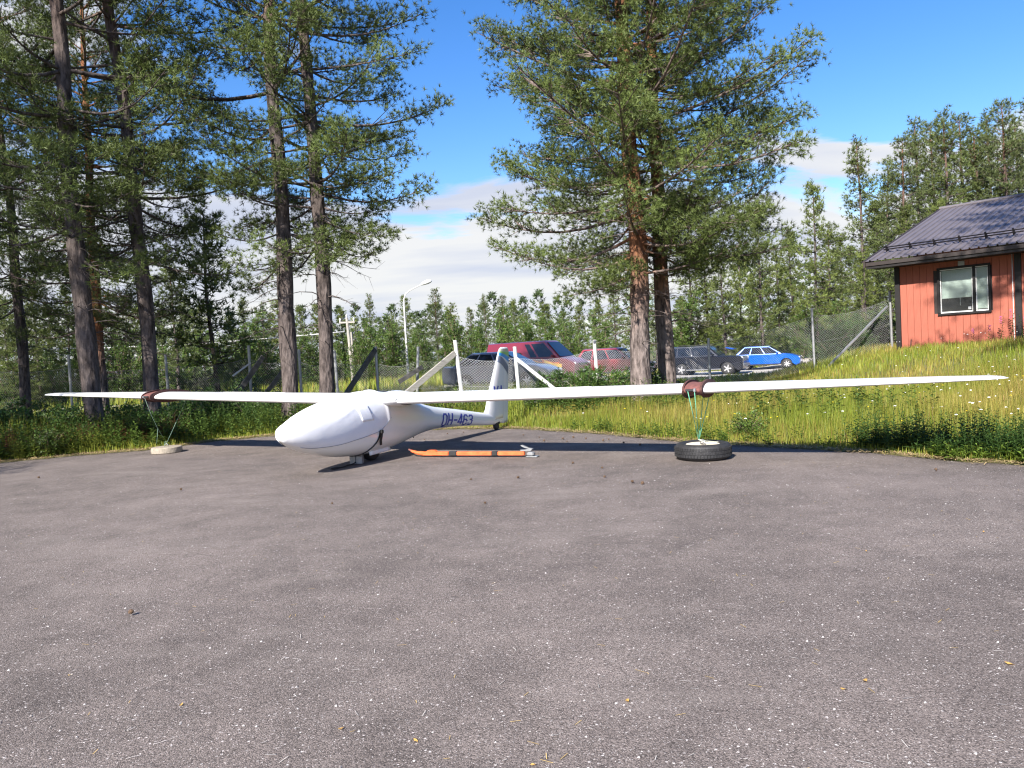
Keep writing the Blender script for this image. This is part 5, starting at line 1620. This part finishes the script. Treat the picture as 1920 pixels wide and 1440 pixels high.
# verge board follows the slope, fascia, gutter-like drip board, soffit
for s in (1, -1):
    ya, yb = (oy, ry) if s > 0 else (2 * ry - oy, ry)
    MB().add([(vx0 - 0.03, ya, ez - 0.17), (vx0 - 0.03, yb, rz_ - 0.17), (vx0 - 0.03, yb, rz_ + 0.02), (vx0 - 0.03, ya, ez + 0.02), (vx0 + 0.02, ya, ez - 0.17), (vx0 + 0.02, yb, rz_ - 0.17), (vx0 + 0.02, yb, rz_ + 0.02), (vx0 + 0.02, ya, ez + 0.02)],
             [(0, 1, 2, 3), (7, 6, 5, 4), (0, 4, 5, 1), (3, 2, 6, 7), (0, 3, 7, 4), (1, 5, 6, 2)]).build('verge_board', M['fascia'], roof_o)
MB().box((vx0 + 4.51, oy + 0.025, ez - 0.085), (8.96, 0.035, 0.10), bev=0.004).build('fascia_board', M['fascia'], roof_o)
MB().box((vx0 + 4.51, oy + 0.055, ez - 0.165), (8.96, 0.035, 0.09), bev=0.004).build('lower_fascia', M['trim'], roof_o)
MB().box((vx0 + 4.51, (oy + 0.08) / 2 + 0.05, ez - 0.19), (8.9, abs(oy) + 0.06, 0.02)).build('soffit', M['trim'], roof_o)
# snow guard: rail on brackets
q = 0.78
base = Vector((0, oy, ez)) + slope * q
gp = base + nrm_r * 0.15
for zz_ in (0.0, 0.06):
    MB().tube([Vector((vx0 + 0.25, 0, 0)) + gp + nrm_r * (zz_ - 0.05), Vector((vx0 + 8.9, 0, 0)) + gp + nrm_r * (zz_ - 0.05)], 0.016, 8).build('snow_guard_rail', M['trim'], roof_o, True)
for k in range(15):
    x = vx0 + 0.32 + k * 0.6
    MB().prism([(0.0, 0.01), (0.16, 0.02), (0.03, 0.19), (-0.02, 0.19)], -0.015, 0.015).build('snow_guard_bracket', M['trim'], roof_o).matrix_local = Matrix.Translation(Vector((x, 0, 0)) + base + nrm_r * 0.02) @ Matrix(((0, 1, 0, 0), (slope.y, 0, nrm_r.y, 0), (slope.z, 0, nrm_r.z, 0), (0, 0, 0, 1)))

# ------------------------------------------------------------------ street lamp, poles, overhead cable
lp = at(765, 700, 50); lt = at(757, 575, 50)
lamp = empty('street_lamp', (lp.x, 50, gzs(lp.x, 50)))
tag(lamp, 'tall white street lamp with curved arm beyond the fence', 'street lamp')
hgt = lt.z - lamp.location.z
hd_ = at(798, 530, 50) - lamp.location
MB().tube([(0, 0, -0.2), (0, 0, hgt * 0.5), (0, 0, hgt)], [0.085, 0.07, 0.05], 10).build('mast', M['paintw'], lamp, 'auto')
MB().tube([(0, 0, hgt), (0.02, 0, hgt + 0.5), (0.16, 0, hgt + 0.85), (0.5, 0, hgt + 1.08), (hd_.x - 0.25, 0, hd_.z - 0.10)], [0.048, 0.045, 0.042, 0.04, 0.035], 8).build('arm', M['paintw'], lamp, 'auto')
MB().tube([(hd_.x - 0.32, 0, hd_.z - 0.13), (hd_.x - 0.2, 0, hd_.z - 0.06), (hd_.x + 0.12, 0, hd_.z + 0.04), (hd_.x + 0.34, 0, hd_.z + 0.09), (hd_.x + 0.42, 0, hd_.z + 0.08)], [0.05, 0.11, 0.15, 0.11, 0.03], 12).build('lamp_head', M['white'], lamp, True)

p = at(656, 705, 46); t = at(648, 596, 46)
up_ = empty('utility_pole', (t.x + 0.15, 46, gzs(t.x, 46)))
tag(up_, 'grey timber utility pole with cross-arm and white insulators', 'utility pole')
ph_ = t.z - up_.location.z
MB().tube([(0.1, 0, -0.3), (0, 0, ph_ * 0.6), (-0.08, 0, ph_)], [0.11, 0.10, 0.08], 10).build('pole', M['wood'], up_, 'auto')
MB().box((-0.08, 0, ph_ - 0.28), (0.95, 0.10, 0.10)).build('cross_arm', M['wood'], up_)
for dx in (-0.50, -0.08, 0.34):
    MB().lathe([(0.03, 0), (0.055, 0.03), (0.05, 0.10), (0.07, 0.13), (0.04, 0.20), (0.01, 0.22)], (dx, 0, ph_ - 0.23 if dx != -0.08 else ph_), n=10).build('insulator', M['white'], up_, True)
p = at(664, 705, 46.5); t = at(659, 622, 46.5)
p2 = empty('utility_pole', (p.x, 46.5, gzs(p.x, 46.5)))
tag(p2, 'shorter bare timber pole standing right beside the cross-arm pole', 'utility pole')
MB().tube([(0, 0, -0.3), (t.x - p.x, 0, t.z - p2.location.z)], [0.09, 0.075], 10).build('pole', M['wood'], p2, 'auto')
a, b = at(646, 622, 46), at(-260, 648, 43)
cbm = empty('overhead_cable', a); tag(cbm, 'pale overhead cable running left from the utility pole through the trees', 'cable')
pts = [a.lerp(b, k / 16) - Vector((0, 0, 0.55 * math.sin(math.pi * k / 16))) - a for k in range(17)]
MB().tube(pts, 0.038, 6).build('cable', M['paintw'], cbm, True)
p = at(703, 655, 46)
# ------------------------------------------------------------------ bushes and weeds
BS = [make_broadleaf(401 + k, h, r_, n, nl, ls, c, 0.7, 0.012, 0.05) for k, (h, r_, n, nl, ls, c) in enumerate((
    (1.0, 0.60, 14, 2600, 0.075, (0.060, 0.112, 0.026)), (0.75, 0.55, 14, 2200, 0.06, (0.072, 0.125, 0.026)), (1.35, 0.70, 14, 3000, 0.085, (0.055, 0.100, 0.028)), (0.5, 0.42, 16, 1600, 0.055, (0.10, 0.155, 0.03))))]
BUSH = [  # px, distance, proto, scale, label
    (1030, 17.9, 0, 1.0), (1072, 18.0, 1, 1.2), (1108, 18.3, 0, 1.05), (1150, 18.4, 1, 1.2), (1178, 18.8, 0, 0.9), (1000, 18.2, 1, 0.9), (1285, 19.9, 0, 0.55), (1310, 19.4, 2, 0.42), (1345, 19.9, 1, 0.6), (1225, 18.9, 2, 0.75),
    (1560, 22.4, 2, 0.9), (1600, 22.6, 0, 1.1), (1635, 22.8, 2, 0.9), (1655, 23.6, 2, 1.0), (1575, 24.5, 2, 1.0)]
for (px, Y, k, s) in BUSH:
    p = at(px, 720, Y)
    lab = 'dark leafy bush growing at the foot of the fence in front of the red van' if px < 1200 else ('leafy bush at the fence under the black off-roader' if px < 1400 else 'leafy bush inside the fence corner beside the red house')
    place_bush('leafy_bush', BS[k], (p.x, Y, gzs(p.x, Y) - 0.03), rnd.uniform(0, 6.28), s, lab, 'bush', lab.replace('bush', 'bushes', 1))
for (px, Y, k, s) in ((350, 15.9, 0, 0.95), (395, 16.6, 2, 0.75), (440, 17.2, 2, 0.8), (320, 15.2, 1, 1.0), (290, 15.0, 0, 0.75), (255, 15.4, 1, 0.85), (475, 17.0, 0, 0.9), (510, 18.5, 0, 0.9), (570, 18.3, 1, 1.0), (225, 16.2, 0, 0.9), (120, 15.2, 0, 0.9),
                      (70, 15.4, 2, 0.7), (30, 15.0, 0, 0.9), (0, 16.0, 2, 0.8), (-25, 15.0, 0, 0.9), (160, 14.6, 1, 0.7), (660, 17.5, 1, 0.8), (720, 17.0, 3, 1.3), (800, 17.0, 1, 0.75), (840, 16.8, 3, 1.2), (890, 16.9, 1, 0.8), (410, 20.5, 2, 0.9), (490, 20.5, 2, 0.85)):
    p = at(px, 750, Y)
    place_bush('leafy_bush', BS[k], (p.x, Y, gzs(p.x, Y) - 0.03), rnd.uniform(0, 6.28), s, 'leafy green bush in the near verge ' + lm(px), 'bush', 'bushes in the verge behind the far wing')
p = at(75, 850, 13.15)
place_bush('leafy_bush', BS[3], (p.x, 13.25, 0.0), 1.0, 0.95, 'low bright yellow-green bush at the asphalt edge in the left corner', 'bush')
p = at(1410, 815, 10.6)
place_bush('leafy_bush', BS[3], (p.x, 10.75, gzs(p.x, 10.75)), 2.0, 0.75, 'small bright green bush in the meadow right of the tyre ropes', 'bush')


def weeds(n_rng, pts, h, leaf, col, nl=12, stemr=0.004, hvar=0.4, topcol=None):
    """upright leafy weeds joined in one mesh: stem + lance leaves set round it"""
    rng = n_rng
    P = np.array([(x, y, z) for x, y, z in pts]); n = len(P)
    H_ = h * rng.uniform(1 - hvar, 1 + hvar, n)
    lean = rng.normal(size=(n, 2)) * 0.10
    tip = P + np.stack([lean[:, 0] * H_, lean[:, 1] * H_, H_], 1)
    Vst, Fst = seg_tubes(P, tip, stemr, stemr * 0.4, 3)
    fr = np.repeat(np.linspace(0.12, 1.0, nl)[None], n, 0) + rng.uniform(-0.03, 0.03, (n, nl))
    B = P[:, None] + (tip - P)[:, None] * fr[..., None]
    a = rng.uniform(0, 6.28, (n, 1)) + np.arange(nl)[None] * 2.4
    D = np.stack([np.cos(a), np.sin(a), 0.35 + 0.5 * fr], -1)
    c = np.array(col)[None, None] * rng.uniform(0.7, 1.35, (n, 1, 1)) * np.ones((n, nl, 1))
    if topcol is not None:
        tm = (fr > 0.8)[..., None] * (rng.random((n, 1, 1)) < 0.5)
        c = np.where(tm, np.array(topcol)[None, None], c)
    ln_ = (leaf * (1.15 - 0.75 * fr))[..., None]
    d = unit(D); l3 = ln_ * rng.uniform(0.7, 1.2, (n, nl, 1))
    s = unit(np.cross(d, np.array([0, 0, 1.0])[None, None])) * l3 * 0.16
    m_ = B + d * l3 * 0.5; t = B + d * l3 + np.array([0, 0, -1.0]) * l3 * 0.25
    V = np.stack([B, m_ + s, t, m_ - s], 2).reshape(-1, 3); F = np.arange(len(V)).reshape(-1, 4)
    C = np.repeat(c.reshape(-1, 3), 4, 0)
    Cst = np.repeat((np.array(col)[None] * 1.1 * np.ones((n, 1))), 6, 0)
    return np.concatenate([V, Vst]), np.concatenate([F, Fst + len(V)]), np.concatenate([C, Cst])


rng = np.random.default_rng(88)


def scatter(n, x0, x1, dmin, dmax, power=1.0, ymax=60):
    """points behind the asphalt edge: dmin..dmax metres from it"""
    x = rng.uniform(x0, x1, n); d = dmin + (dmax - dmin) * rng.random(n) ** power
    y = edge_y(x) + d
    return np.stack([x, y, gz(x, y) + 0.005], 1)


def stuff(name, V, F, C, mk, label, cat):
    o = obj(name, mesh_np(name, V, F, C), M[mk]); tag(o, label, cat, kind='stuff'); return o


def cat3(parts):
    Vs, Fs, Cs, b = [], [], [], 0
    for V_, F_, C_ in parts:
        Vs.append(V_); Fs.append(F_ + b); Cs.append(C_); b += len(V_)
    return np.concatenate(Vs), np.concatenate(Fs), np.concatenate(Cs)


parts = [weeds(rng, scatter(1500, -13.5, -1.5, 0.25, 5.5, 1.1), 0.46, 0.19, (0.105, 0.168, 0.034), 15),
         weeds(rng, scatter(700, -13.5, -4.2, 0.9, 3.5), 0.52, 0.19, (0.080, 0.140, 0.034), 18, 0.006, topcol=None),
         weeds(rng, scatter(420, -6.0, 0.2, 0.5, 4.0), 0.40, 0.13, (0.17, 0.225, 0.04), 16),
         weeds(rng, scatter(330, -10.2, -6.5, 0.7, 2.0), 0.42, 0.10, (0.15, 0.06, 0.035), 14),
         weeds(rng, scatter(900, -6, 6, 3.2, 8.0), 0.50, 0.18, (0.105, 0.165, 0.034), 16),
         weeds(rng, scatter(260, -11.2, -7.6, 0.05, 0.7), 0.30, 0.12, (0.20, 0.235, 0.04), 14)]
stuff('verge_weeds', *cat3(parts), 'leaf', 'tall green weeds filling the verge left of the glider tail', 'weeds')

# weedy clump at the right edge of the asphalt and small plants along the meadow edge
xs = rng.uniform(4.25, 6.4, 420); P = np.stack([xs, edge_y(xs) + rng.uniform(0.10, 1.15, 420), np.zeros(420)], 1); P[:, 2] = gz(P[:, 0], P[:, 1])
xs2 = rng.uniform(1.0, 4.3, 90); P2 = np.stack([xs2, edge_y(xs2) + rng.uniform(0.05, 0.8, 90), np.zeros(90)], 1); P2[:, 2] = gz(P2[:, 0], P2[:, 1])
xs3 = rng.uniform(4.6, 6.6, 120); P3 = np.stack([xs3, edge_y(xs3) + rng.uniform(0.02, 0.30, 120), np.zeros(120)], 1)
parts = [weeds(rng, P, 0.36, 0.10, (0.060, 0.115, 0.028), 20), weeds(rng, P2, 0.20, 0.11, (0.10, 0.165, 0.03), 12), weeds(rng, P3, 0.13, 0.13, (0.16, 0.24, 0.04), 9)]
stuff('edge_weeds', *cat3(parts), 'leaf', 'dark leafy weeds along the right asphalt edge below the near wing tip', 'weeds')


# ------------------------------------------------------------------ grass
def grass(P, h, w, cols, rng, bend=0.35, hvar=0.45):
    n = len(P)
    a = rng.uniform(0, 6.28, n); hh = h * rng.uniform(1 - hvar, 1 + hvar, n) if np.isscalar(h) else h * rng.uniform(1 - hvar, 1 + hvar, n)
    d = np.stack([np.cos(a), np.sin(a), np.zeros(n)], 1); b = rng.uniform(0.05, bend, n)
    s = np.stack([-np.sin(a), np.cos(a), np.zeros(n)], 1) * (w * rng.uniform(0.6, 1.3, n))[:, None] * 0.5
    mid = P + d * (b * hh * 0.30)[:, None] + np.array([0, 0, 1.0])[None] * (hh * 0.55)[:, None]
    tip = P + d * (b * hh)[:, None] + np.array([0, 0, 1.0])[None] * (hh * (1 - 0.25 * b))[:, None]
    V = np.stack([P - s, P + s, mid + s * 0.7, tip, mid - s * 0.7], 1).reshape(-1, 3)
    i = np.arange(n)[:, None] * 5
    F = np.concatenate([i + np.array([[0, 1, 2]]), i + np.array([[0, 2, 4]]), i + np.array([[4, 2, 3]])])
    C = np.repeat(cols, 5, 0)
    return V, F, C


def vnoise(x, y, s, seed):
    r_ = np.random.default_rng(seed); v = 0
    for k in range(5):
        a, ph_ = r_.uniform(0, 6.28), r_.uniform(0, 6.28); f_ = s * r_.uniform(0.6, 1.8)
        v = v + np.sin((x * math.cos(a) + y * math.sin(a)) * f_ + ph_)
    return v / 5


GREEN = np.array([0.195, 0.245, 0.026]); STRAW = np.array([0.42, 0.31, 0.085]); RUST = np.array([0.26, 0.13, 0.06]); DEEP = np.array([0.075, 0.125, 0.022])


def meadow_cols(P, rng, straw=0.55, rust=0.2):
    n = len(P)
    v1 = vnoise(P[:, 0], P[:, 1], 1.6, 1)[:, None]; v2 = vnoise(P[:, 0], P[:, 1], 2.6, 2)[:, None]
    d = (P[:, 1] - edge_y(P[:, 0]))[:, None]
    w = np.clip(straw * (0.45 + 0.9 * v1) * np.clip(0.35 + d * 0.28, 0.2, 1.25) + rng.normal(size=(n, 1)) * 0.22, 0, 1)
    c = GREEN * (1 - w) + STRAW * w
    r_ = (rng.random((n, 1)) < rust * np.clip(0.5 + v2 * 1.6, 0, 2)) * 0.8
    c = c * (1 - r_) + RUST * r_
    dk = (rng.random((n, 1)) < 0.12) * 0.7
    c = c * (1 - dk) + DEEP * dk
    return c * rng.uniform(0.75, 1.25, (n, 1))


def mead_pts(n, x0, x1, y0, y1, dmin=0.03):
    x = rng.uniform(x0, x1, n); y = rng.uniform(y0, y1, n)
    ok = y > edge_y(x) + dmin
    x, y = x[ok], y[ok]
    # keep clear of the house
    hx = (x - HC.x) * 0.676 - (y - HC.y) * 0.737; hy = (x - HC.x) * 0.737 + (y - HC.y) * 0.676
    ok = ~((hx > -0.05) & (hy > 0.05)); x, y = x[ok], y[ok]
    return np.stack([x, y, gz(x, y)], 1)


parts = []
P = mead_pts(110000, -0.6, 9.5, 7.2, 14.5)
dd = np.clip(P[:, 1] - edge_y(P[:, 0]), 0, 3)
parts.append(grass(P, (0.07 + 0.095 * dd) * np.clip(1 + 0.3 * vnoise(P[:, 0], P[:, 1], 2.2, 5), 0.5, 1.5), 0.0075, meadow_cols(P, rng, 0.52, 0.13), rng))
P = mead_pts(66000, 0.0, 15.0, 13.5, 24.5)
parts.append(grass(P, 0.17 * np.clip(1 + 0.35 * vnoise(P[:, 0], P[:, 1], 1.7, 6), 0.5, 1.6), 0.014, meadow_cols(P, rng, 0.5, 0.12), rng))
P = mead_pts(10000, 9.0, 16.0, 9.0, 14.0)
parts.append(grass(P, 0.33, 0.014, meadow_cols(P, rng, 0.5, 0.12), rng))
stuff('meadow_grass', *cat3(parts), 'grass', 'sunlit yellow-green meadow grass right of the glider up to the house', 'grass')
parts = []
P = mead_pts(75000, -14.5, 0.2, 11.0, 19.5)
dd = np.clip(P[:, 1] - edge_y(P[:, 0]), 0, 2)
parts.append(grass(P, (0.07 + 0.16 * dd) * np.clip(1 + 0.8 * vnoise(P[:, 0], P[:, 1], 3.0, 8), 0.3, 1.8), 0.010, meadow_cols(P, rng, 0.34, 0.06), rng))
P = mead_pts(46000, -26, 12.0, 19.0, 31.0)
parts.append(grass(P, np.where(P[:, 0] > 3.5, 0.15, 0.36), 0.026, meadow_cols(P, rng, 0.32, 0.05), rng))
P = mead_pts(30000, -32, 30.0, 36.0, 58.0)
k_ = np.abs(P[:, 1] - np.interp(P[:, 0], cl[:, 0], cl[:, 1])) > 4.3
P = P[k_]
parts.append(grass(P, np.where(P[:, 0] > 6, 0.2, 0.5), 0.06, meadow_cols(P, rng, 0.22, 0.05), rng))
stuff('verge_grass', *cat3(parts), 'grass', 'rough green grass on both sides of the chain-link fence', 'grass')

# dry straw thatch at the asphalt edge, loose chips and needles on the asphalt
n = 15000
x = rng.uniform(-10, 7.5, n); y = edge_y(x) + rng.normal(size=n) * 0.15 + 0.05
a = rng.uniform(0, 6.28, n); ln_ = rng.uniform(0.02, 0.11, n); w = 0.003
d = np.stack([np.cos(a), np.sin(a), rng.uniform(-0.05, 0.25, n)], 1) * ln_[:, None]; s = np.stack([-np.sin(a), np.cos(a), np.zeros(n)], 1) * w
P = np.stack([x, y, np.full(n, 0.012) + rng.random(n) * 0.02], 1)
V = np.stack([P - s, P + s, P + d + s, P + d - s], 1).reshape(-1, 3); F = np.arange(len(V)).reshape(-1, 4)
C = np.repeat(np.array([0.42, 0.31, 0.16])[None] * rng.uniform(0.6, 1.3, (n, 1)), 4, 0)
parts = [(V, F, C)]
n = 1300    # straws and needles lying about
y = 2.0 + 11 * rng.random(n) ** 1.3; x = rng.uniform(-0.75, 0.75, n) * (y + 1.0)
ok = y < edge_y(x) - 0.05; x, y = x[ok], y[ok]; n = len(x)
a = rng.uniform(0, 6.28, n); ln_ = rng.uniform(0.012, 0.05, n)
d = np.stack([np.cos(a), np.sin(a), np.zeros(n)], 1) * ln_[:, None]; s = np.stack([-np.sin(a), np.cos(a), np.zeros(n)], 1) * 0.0014
P = np.stack([x, y, np.full(n, 0.004)], 1)
V = np.stack([P - s, P + s, P + d + s + [0, 0, 0.002], P + d - s + [0, 0, 0.002]], 1).reshape(-1, 3); F = np.arange(len(V)).reshape(-1, 4)
cc = np.where(rng.random((n, 1)) < 0.35, np.array([[0.52, 0.36, 0.14]]), np.array([[0.50, 0.46, 0.42]]))
C = np.repeat(cc * rng.uniform(0.7, 1.2, (n, 1)), 4, 0)
parts.append((V, F, C))
stuff('dry_straw', *cat3(parts), 'litter', 'dry straw and needles along the asphalt edge', 'straw')
n = 2400    # loose stone chips (little tetrahedra)
y = 1.9 + 10 * rng.random(n) ** 1.6; x = rng.uniform(-0.75, 0.75, n) * (y + 1.0)
ok = y < edge_y(x) - 0.05; x, y = x[ok], y[ok]; n = len(x)
sz = 0.0028 + 0.0055 * rng.random(n) ** 3
a = rng.uniform(0, 6.28, n)
V = []
for k in range(3):
    V.append(np.stack([x + np.cos(a + k * 2.1) * sz, y + np.sin(a + k * 2.1) * sz * 0.8, np.full(n, 0.0005)], 1))
V.append(np.stack([x + sz * 0.2, y, sz * rng.uniform(0.7, 1.1, n)], 1))
V = np.stack(V, 1).reshape(-1, 3); i = np.arange(n)[:, None] * 4
F = np.concatenate([i + np.array([[0, 1, 3]]), i + np.array([[1, 2, 3]]), i + np.array([[2, 0, 3]])])
C = np.repeat(np.array([0.52, 0.49, 0.47])[None] * rng.uniform(0.6, 1.25, (n, 1)), 4, 0)
stuff('stone_chips', V, F, C, 'litter', 'small pale stone chips scattered over the asphalt', 'chips')

# flowers in the meadow: white umbels and yellow heads


def flowers(P, r_, col, petals=7):
    n = len(P); V = []; F = []
    a0 = rng.uniform(0, 6.28, n); rr_ = r_ * rng.uniform(0.6, 1.3, n)
    ring = [np.stack([P[:, 0] + np.cos(a0 + 6.283 * k / petals) * rr_, P[:, 1] + np.sin(a0 + 6.283 * k / petals) * rr_, P[:, 2] + 0.006 * (k % 2)], 1) for k in range(petals)]
    ctr = P + np.array([0, 0, 0.012])
    V = np.stack(ring + [ctr], 1).reshape(-1, 3); i = np.arange(n)[:, None] * (petals + 1)
    F = np.concatenate([i + np.array([[k, (k + 1) % petals, petals]]) for k in range(petals)])
    C = np.repeat(np.array(col)[None] * rng.uniform(0.85, 1.1, (n, 1)), petals + 1, 0)
    return V, F, C


P = mead_pts(150, 5.2, 9.5, 8.5, 14.0); P = P[rng.random(len(P)) < np.clip((P[:, 0] - 3.5) / 5, 0.1, 1)]; P[:, 2] += rng.uniform(0.30, 0.46, len(P))
P2 = mead_pts(22, 1.0, 6.0, 10, 14.0); P2[:, 2] += rng.uniform(0.28, 0.42, len(P2))
P3 = mead_pts(25, 8.0, 13.0, 15.0, 20.0); P3[:, 2] += rng.uniform(0.3, 0.42, len(P3))
PW = np.concatenate([P, P2, P3])
stuff('white_flowers', *flowers(PW, 0.018, (0.80, 0.79, 0.76)), 'litter', 'small white flowers dotted over the right meadow', 'flowers')
P = mead_pts(30, 0.5, 8.5, 9.5, 14.0); P[:, 2] += rng.uniform(0.25, 0.40, len(P))
stuff('yellow_flowers', *flowers(P, 0.018, (0.80, 0.60, 0.02)), 'litter', 'a few small yellow flowers in the meadow', 'flowers')

# fireweed by the house corner post
for (s_, dy, h_) in ((2.55, -0.35, 0.75), (2.75, -0.28, 0.9), (3.05, -0.35, 0.7), (2.35, -0.5, 0.55), (1.95, -0.4, 0.5)):
    x = HC.x + 0.676 * s_ + 0.737 * dy; y = HC.y - 0.737 * s_ + 0.676 * dy
    r_ = empty('fireweed', (x, y, gzs(x, y)), 0); tag(r_, 'pink fireweed growing against the house wall by the black cover board', 'plant', 'fireweed by the house')
    V, F, C = weeds(np.random.default_rng(int(s_ * 100)), [(0, 0, 0)], h_, 0.12, (0.075, 0.12, 0.03), 26, 0.006, 0.05)
    obj('stem', mesh_np('fireweed_stem', V, F, C), M['leaf'], r_)
    P = np.array([(0.02 * math.cos(k * 2.2) + 0.02, 0.02 * math.sin(k * 2.2), h_ * (0.72 + 0.02 * k)) for k in range(13)])
    V, F, C = flowers(P, 0.02, (0.50, 0.10, 0.42), 5); obj('blossom', mesh_np('blossom', V, F, C), M['litter'], r_)

# ------------------------------------------------------------------ pine cones and leaves lying on the asphalt
cone_me = MB().lathe([(0.004, 0.002), (0.014, 0.006), (0.019, 0.016), (0.015, 0.028), (0.008, 0.036), (0.002, 0.04)], n=9).mesh('pine_cone', False); cone_me.materials.append(M['cone'])
bmm = bmesh.new(); bmm.from_mesh(cone_me)
for v in bmm.verts:
    v.co += Vector((rnd.uniform(-.004, .004), rnd.uniform(-.004, .004), rnd.uniform(-.002, .003)))
bmm.to_mesh(cone_me); bmm.free()
PIX = [(73, 897), (245, 1153), (342, 920), (625, 947), (883, 901), (912, 946), (972, 898), (1072, 870), (1127, 880), (1132, 897), (1188, 906), (1204, 909), (1758, 884), (795, 826), (1010, 822), (1020, 828), (1075, 822), (1098, 824), (1062, 830), (1130, 828), (1140, 826), (980, 818), (1055, 824), (1170, 832), (1200, 836), (840, 815), (870, 812)]
for i, (px, py) in enumerate(PIX):
    p = g0(px, py)
    if p.y > edge_y(p.x): continue
    o = bpy.data.objects.new('pine_cone', cone_me); link(o)
    o.location = (p.x, p.y, 0.018); o.rotation_euler = (1.45 + rnd.uniform(-.2, .2), 0, rnd.uniform(0, 6.28)); o.scale = [rnd.uniform(0.55, 0.95)] * 3
    near = py > 860
    tag(o, 'brown pine cone on the open asphalt in front of the glider' if near else 'brown pine cone on the asphalt strip behind the wing shadow', 'pine cone', 'cones in front of the glider' if near else 'cones behind the wing shadow')
leaf_me = bpy.data.meshes.new('fallen_leaf')
leaf_me.from_pydata([(-.03, 0, .004), (-.012, .014, .012), (.012, .012, .004), (.034, 0, .014), (.012, -.013, .010), (-.012, -.012, .003)], [], [(0, 1, 2, 5), (5, 2, 3, 4)])
leaf_me.materials.append(mat('yellowed_leaf', (0.52, 0.30, 0.08), 0.7, var=0.3, scale=40))
for (px, py) in ((1624, 1034), (340, 1323), (1894, 1247), (780, 1391), (1582, 1294), (1176, 1316), (1844, 998), (1622, 1278), (640, 1368), (1000, 1436)):
    p = g0(px, py)
    o = bpy.data.objects.new('fallen_leaf', leaf_me); link(o); o.location = (p.x, p.y, 0.003); o.rotation_euler = (0, 0, rnd.uniform(0, 6.28)); o.scale = [rnd.uniform(0.35, 0.6)] * 3
    tag(o, 'small yellowed leaf lying on the asphalt', 'leaf', 'yellowed leaves on the asphalt')
